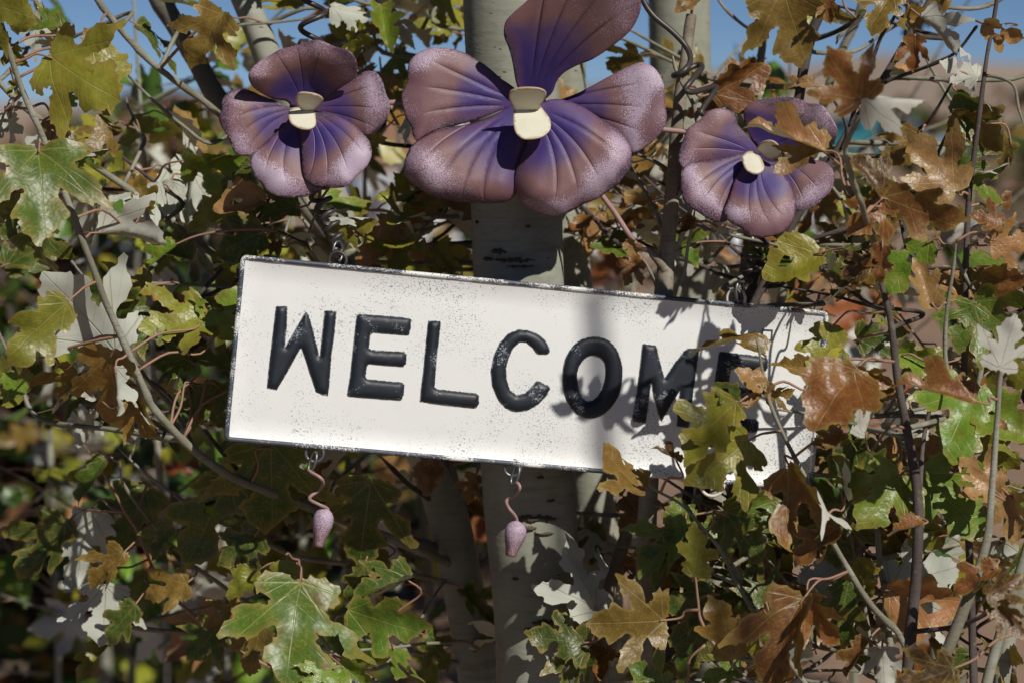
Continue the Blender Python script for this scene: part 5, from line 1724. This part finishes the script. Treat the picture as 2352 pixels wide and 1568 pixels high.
flower('large middle pansy with violet heart and tall top petal', F2, (1010, 715), 0.018, [
    ([(955, 600), (930, 545), (905, 400), (880, 310), (855, 250), (850, 200), (865, 140), (920, 80), (1010, 0), (1080, -70), (1220, -140), (1400, -160), (1600, -120), (1725, -40), (1757, 20), (1740, 110), (1680, 210), (1560, 310), (1440, 390), (1340, 430), (1250, 480), (1200, 540), (1165, 620), (1080, 680), (1000, 670)], 0.072, 0.002, (-0.3, -0.1, 0.1, 0.3), 0.004, 0.0018),
    ([(175, 650), (190, 590), (215, 540), (215, 480), (230, 410), (290, 350), (370, 320), (450, 318), (560, 340), (660, 390), (750, 450), (830, 520), (890, 560), (960, 620), (950, 690), (830, 730), (700, 780), (600, 812), (500, 835), (420, 855), (340, 892), (280, 930), (250, 890), (240, 830), (200, 770)], 0.014, 0.0, (-0.18, 0.06, 0.3), 0.006, 0.0022),
    ([(1100, 690), (1240, 655), (1330, 620), (1450, 560), (1560, 500), (1680, 440), (1760, 415), (1830, 440), (1880, 500), (1910, 580), (1915, 700), (1925, 760), (1910, 840), (1850, 920), (1780, 975), (1690, 1010), (1600, 920), (1450, 800), (1330, 740), (1200, 720)], 0.026, -0.002, (-0.2, 0.0, 0.2), 0.006, 0.0018),
    ([(960, 680), (895, 700), (780, 765), (640, 818), (500, 842), (400, 872), (320, 912), (250, 960), (210, 1030), (195, 1090), (200, 1150), (230, 1190), (290, 1240), (370, 1290), (480, 1320), (620, 1335), (760, 1340), (850, 1335), (910, 1305), (955, 1240), (985, 1100), (1020, 950), (1030, 800)], 0.022, 0.006, (-0.35, -0.12, 0.12, 0.36), 0.015, 0.0020),
    ([(1040, 700), (1090, 690), (1150, 662), (1230, 660), (1330, 690), (1420, 740), (1520, 810), (1600, 860), (1660, 930), (1690, 1000), (1690, 1090), (1650, 1160), (1600, 1220), (1540, 1260), (1470, 1310), (1370, 1350), (1280, 1400), (1200, 1422), (1130, 1415), (1060, 1390), (980, 1350), (945, 1290), (925, 1200), (930, 1130), (960, 1050), (1000, 960), (1020, 860), (1020, 760)], 0.018, 0.016, (-0.55, -0.25, 0.0, 0.25), 0.017, 0.0022),
], [
    ([(885, 622), (900, 598), (960, 580), (1040, 578), (1100, 588), (1131, 612), (1124, 648), (1096, 692), (1080, 722), (1000, 735), (922, 734), (908, 700), (888, 660)], 0.047, 0.022, (0, 1)),
    ([(915, 750), (926, 726), (1000, 722), (1085, 706), (1120, 740), (1155, 790), (1160, 850), (1130, 890), (1080, 915), (1000, 923), (960, 910), (925, 870), (914, 810)], 0.021, 0.040, (0, 1)),
], 46, 1.0, (0.55, 1.1, 0.95, 0.8, 0.9))
flower('small right pansy partly hidden by a curled brown leaf', F3, (800, 915), 0.022, [
    ([(700, 660), (740, 610), (800, 590), (900, 575), (980, 575), (1040, 590), (1080, 610), (1160, 620), (1200, 670), (1245, 740), (1253, 790), (1230, 840), (1180, 870), (1080, 890), (950, 905), (840, 910), (780, 860), (720, 770)], 0.040, 0.002, (-0.3, 0.0, 0.3), 0.010, 0.0008),
    ([(315, 930), (325, 880), (345, 820), (370, 760), (440, 710), (490, 660), (550, 640), (610, 650), (650, 690), (668, 740), (740, 815), (800, 870), (790, 920), (700, 935), (620, 945), (500, 960), (400, 975), (350, 995), (320, 965)], 0.014, 0.0, (-0.15, 0.1), 0.005, 0.0014),
    ([(820, 950), (900, 960), (1000, 940), (1110, 945), (1180, 960), (1225, 1000), (1235, 1060), (1210, 1130), (1170, 1170), (1130, 1210), (1060, 1240), (990, 1235), (940, 1150), (880, 1050), (810, 980)], 0.016, 0.0, (-0.15, 0.15), 0.005, 0.0008),
    ([(345, 1000), (400, 965), (500, 950), (620, 925), (700, 905), (770, 920), (770, 980), (720, 1060), (640, 1190), (610, 1290), (560, 1310), (490, 1290), (430, 1250), (380, 1220), (345, 1180), (330, 1100)], 0.022, 0.005, (-0.2, 0.05, 0.25), 0.009, 0.0012),
    ([(720, 960), (690, 990), (650, 1060), (620, 1150), (590, 1220), (585, 1260), (620, 1310), (690, 1350), (740, 1390), (800, 1402), (870, 1390), (930, 1370), (990, 1300), (1000, 1220), (990, 1140), (960, 1060), (900, 1000), (830, 950), (770, 930)], 0.024, 0.012, (-0.3, -0.05, 0.2), 0.010, 0.0010),
], [
    ([(780, 872), (810, 837), (860, 828), (900, 850), (918, 890), (908, 922), (868, 940), (830, 935), (800, 905)], 0.031, 0.015, (-0.5, 1)),
    ([(690, 940), (702, 910), (740, 893), (790, 918), (822, 985), (802, 1020), (760, 1028), (710, 1000)], 0.016, 0.026, (0, 1)),
], 34)


def rod(a, b, r=0.0022):
    p = [a.lerp(b, k / 6) + Vector((0, 0, 0.0008 * math.sin(k * 2.0))) for k in range(7)]
    tube('rod', p, r, M['rose'], gar, 10, GLOC)


rod(V(700, 240, 0.022), V(1210, 226, 0.03))
rod(V(1215, 255, 0.03), V(1745, 330, 0.034))
rod(V(1300, 330, 0.035), V(1466, 568, 0.045))


# ------------------------------------------------------------------ springs, hooks and buds
def helix(a, b, turns, r0, r1, ph=0.0, n=16, squash=0.8):
    ax = b - a
    L = ax.length
    ax.normalize()
    u = (RGT - ax * RGT.dot(ax)).normalized()
    w = ax.cross(u)
    k = int(turns * n)
    out = []
    for i in range(k + 1):
        f = i / k
        t = 2 * math.pi * turns * f + ph
        r = r0 + (r1 - r0) * f
        out.append(a + ax * (L * f) + u * (r * math.cos(t)) + w * (r * squash * math.sin(t)))
    return out


def spring(label, path, r, links=(), group=None):
    loc = path[-1].copy()
    o = thing('coil_spring', label, 'spring', loc, group)
    tube('coil', path, r, M['wire'], o, 9, loc)
    for c, rad, tilt in links:
        u = Vector((math.cos(tilt), math.sin(tilt), 0))
        tube('link', ring_pts(c, rad, u, Vector((0, 0, 1)), 22, 1.45), 0.0013, M['link'], o, 8, loc, True)
    return o


top_l = helix(V(722, -190, 0.01), V(716, 118, 0.018), 4.1, U(34), U(26), 0.6)
top_l += catmull([top_l[-1], V(690, 98, 0.01), V(712, 104, 0.02), V(722, 150, 0.024)], 5)[1:]
spring('rusty brown coil spring rising from the left pansy out of the picture', top_l, 0.0023)
tr_pts = [(1420, -160, .03), (1450, -60, .03), (1476, 0, .03), (1500, 36, .03), (1545, 74, .03), (1576, 108, .03), (1586, 138, .022), (1572, 162, .012), (1548, 174, .018), (1560, 170, .04), (1600, 150, .05), (1612, 156, .04), (1588, 186, .018), (1574, 206, .014), (1592, 212, .018), (1630, 202, .04), (1645, 200, .046), (1640, 212, .036), (1614, 250, .02), (1612, 262, .018), (1640, 258, .03), (1668, 250, .036), (1682, 262, .03), (1690, 290, .03)]
spring('dark looped wire spring coming down to the right pansy', catmull([V(*p) for p in tr_pts], 5), 0.0024)
pa, pb = V(728, 432, 0.02), V(776, 556, 0.004)
sp1 = helix(pa, pb, 4.6, U(22), U(15), -0.8)
sp1 += catmull([sp1[-1], V(768, 562, 0.0), V(786, 568, 0.0), V(778, 588, -0.004)], 4)[1:]
spring('short dark coil spring between the left pansy and the sign', sp1, 0.0021, [(V(776, 578, -0.006), 0.0055, 0.9)])
pa, pb = V(1756, 532, 0.03), V(1706, 652, 0.034)
sp2 = helix(pa, pb, 4.2, U(20), U(15), 1.2)
sp2 += catmull([sp2[-1], V(1690, 660, 0.034), V(1700, 674, 0.034), V(1698, 684, 0.036)], 4)[1:]
spring('short dark coil spring between the right pansy and the sign', sp2, 0.0018, [(V(1699, 670, 0.034), 0.0055, 0.9)])
# hidden ends: each short spring hooks behind its flower
for c, s in (((1745, 360, .026), (1756, 532, .03)), ((722, 262, .018), (728, 432, .02))):
    a, b = V(*c), V(*s)
    tube('rod', [a.lerp(b, k / 4) for k in range(5)], 0.0016, M['wire'], gar, 8, GLOC)


def bud(label, hook, wire, top, bot, wid, d):
    loc = V(bot[0], bot[1], d)
    o = thing('bud_pendant', label, 'pendant', loc)
    p = catmull([V(x, y, q) for x, y, q in wire], 6)
    tube('wire', p, 0.0014, M['rose'], o, 9, loc)
    hx, hy = hook
    tube('link', ring_pts(V(hx, hy, d), 0.0042, Vector((0.6, -0.8, 0)), (UPV + RGT * 0.3).normalized(), 20, 1.9), 0.0012, M['link'], o, 8, loc, True)
    a, b = V(top[0], top[1], d), V(bot[0], bot[1], d)
    prof = [(0.0, 0.10), (0.03, 0.42), (0.10, 0.74), (0.20, 0.94), (0.32, 1.0), (0.46, 0.96), (0.62, 0.80), (0.78, 0.63), (0.90, 0.54), (0.97, 0.52), (1.0, 0.44), (0.985, 0.30), (0.94, 0.10)]
    path = [a.lerp(b, f) for f, _ in prof]
    v, f, uv = [], [], []
    R = U(wid) / 2
    ax = (b - a).normalized()
    u = (RGT - ax * RGT.dot(ax)).normalized()
    w = ax.cross(u)
    n = 22
    for (t, k), c in zip(prof, path):
        for j in range(n):
            an = 2 * math.pi * j / n
            rr = R * k * (1 + 0.05 * math.sin(3 * an + t * 4))
            v.append(c + u * (rr * math.cos(an)) + w * (rr * math.sin(an)))
            uv.append((0.95 - 0.3 * t, 0))
    for i in range(len(prof) - 1):
        for j in range(n):
            f.append((i * n + j, i * n + (j + 1) % n, (i + 1) * n + (j + 1) % n, (i + 1) * n + j))
    f.append(tuple(range(n)))
    mesh_obj('bud', v, f, M['petal'], o, True, uv, [(0.45, 0.5)] * len(v), None, loc)


ZU = lambda x, y: (574.2 + x * 0.35916, 1005 + y * 0.35916)
D1, D2 = -0.024, -0.002
wl_ = [(*ZU(372, 205), D1), (*ZU(395, 222), D1 - .004), (*ZU(450, 255), D1 - .007), (*ZU(468, 292), D1), (*ZU(440, 335), D1 + .007), (*ZU(388, 372), D1 + .004), (*ZU(385, 396), D1 - .003), (*ZU(440, 425), D1 - .006), (*ZU(485, 445), D1 - .002), (*ZU(498, 460), D1), (*ZU(480, 475), D1)]
bud('left hanging bud with sunlit lavender speckles under the sign', ZU(400, 155), wl_, ZU(480, 446), ZU(436, 696), 47, D1)
wr_ = [(*ZU(1690, 290), D2), (*ZU(1712, 290), D2 - .004), (*ZU(1725, 320), D2 - .006), (*ZU(1700, 360), D2), (*ZU(1650, 390), D2 + .006), (*ZU(1640, 415), D2 + .002), (*ZU(1660, 455), D2 - .005), (*ZU(1690, 490), D2 - .003), (*ZU(1705, 520), D2), (*ZU(1703, 545), D2)]
bud('right hanging bud in half shadow in front of the thick trunk', ZU(1696, 240), wr_, ZU(1708, 530), ZU(1668, 756), 50, D2)
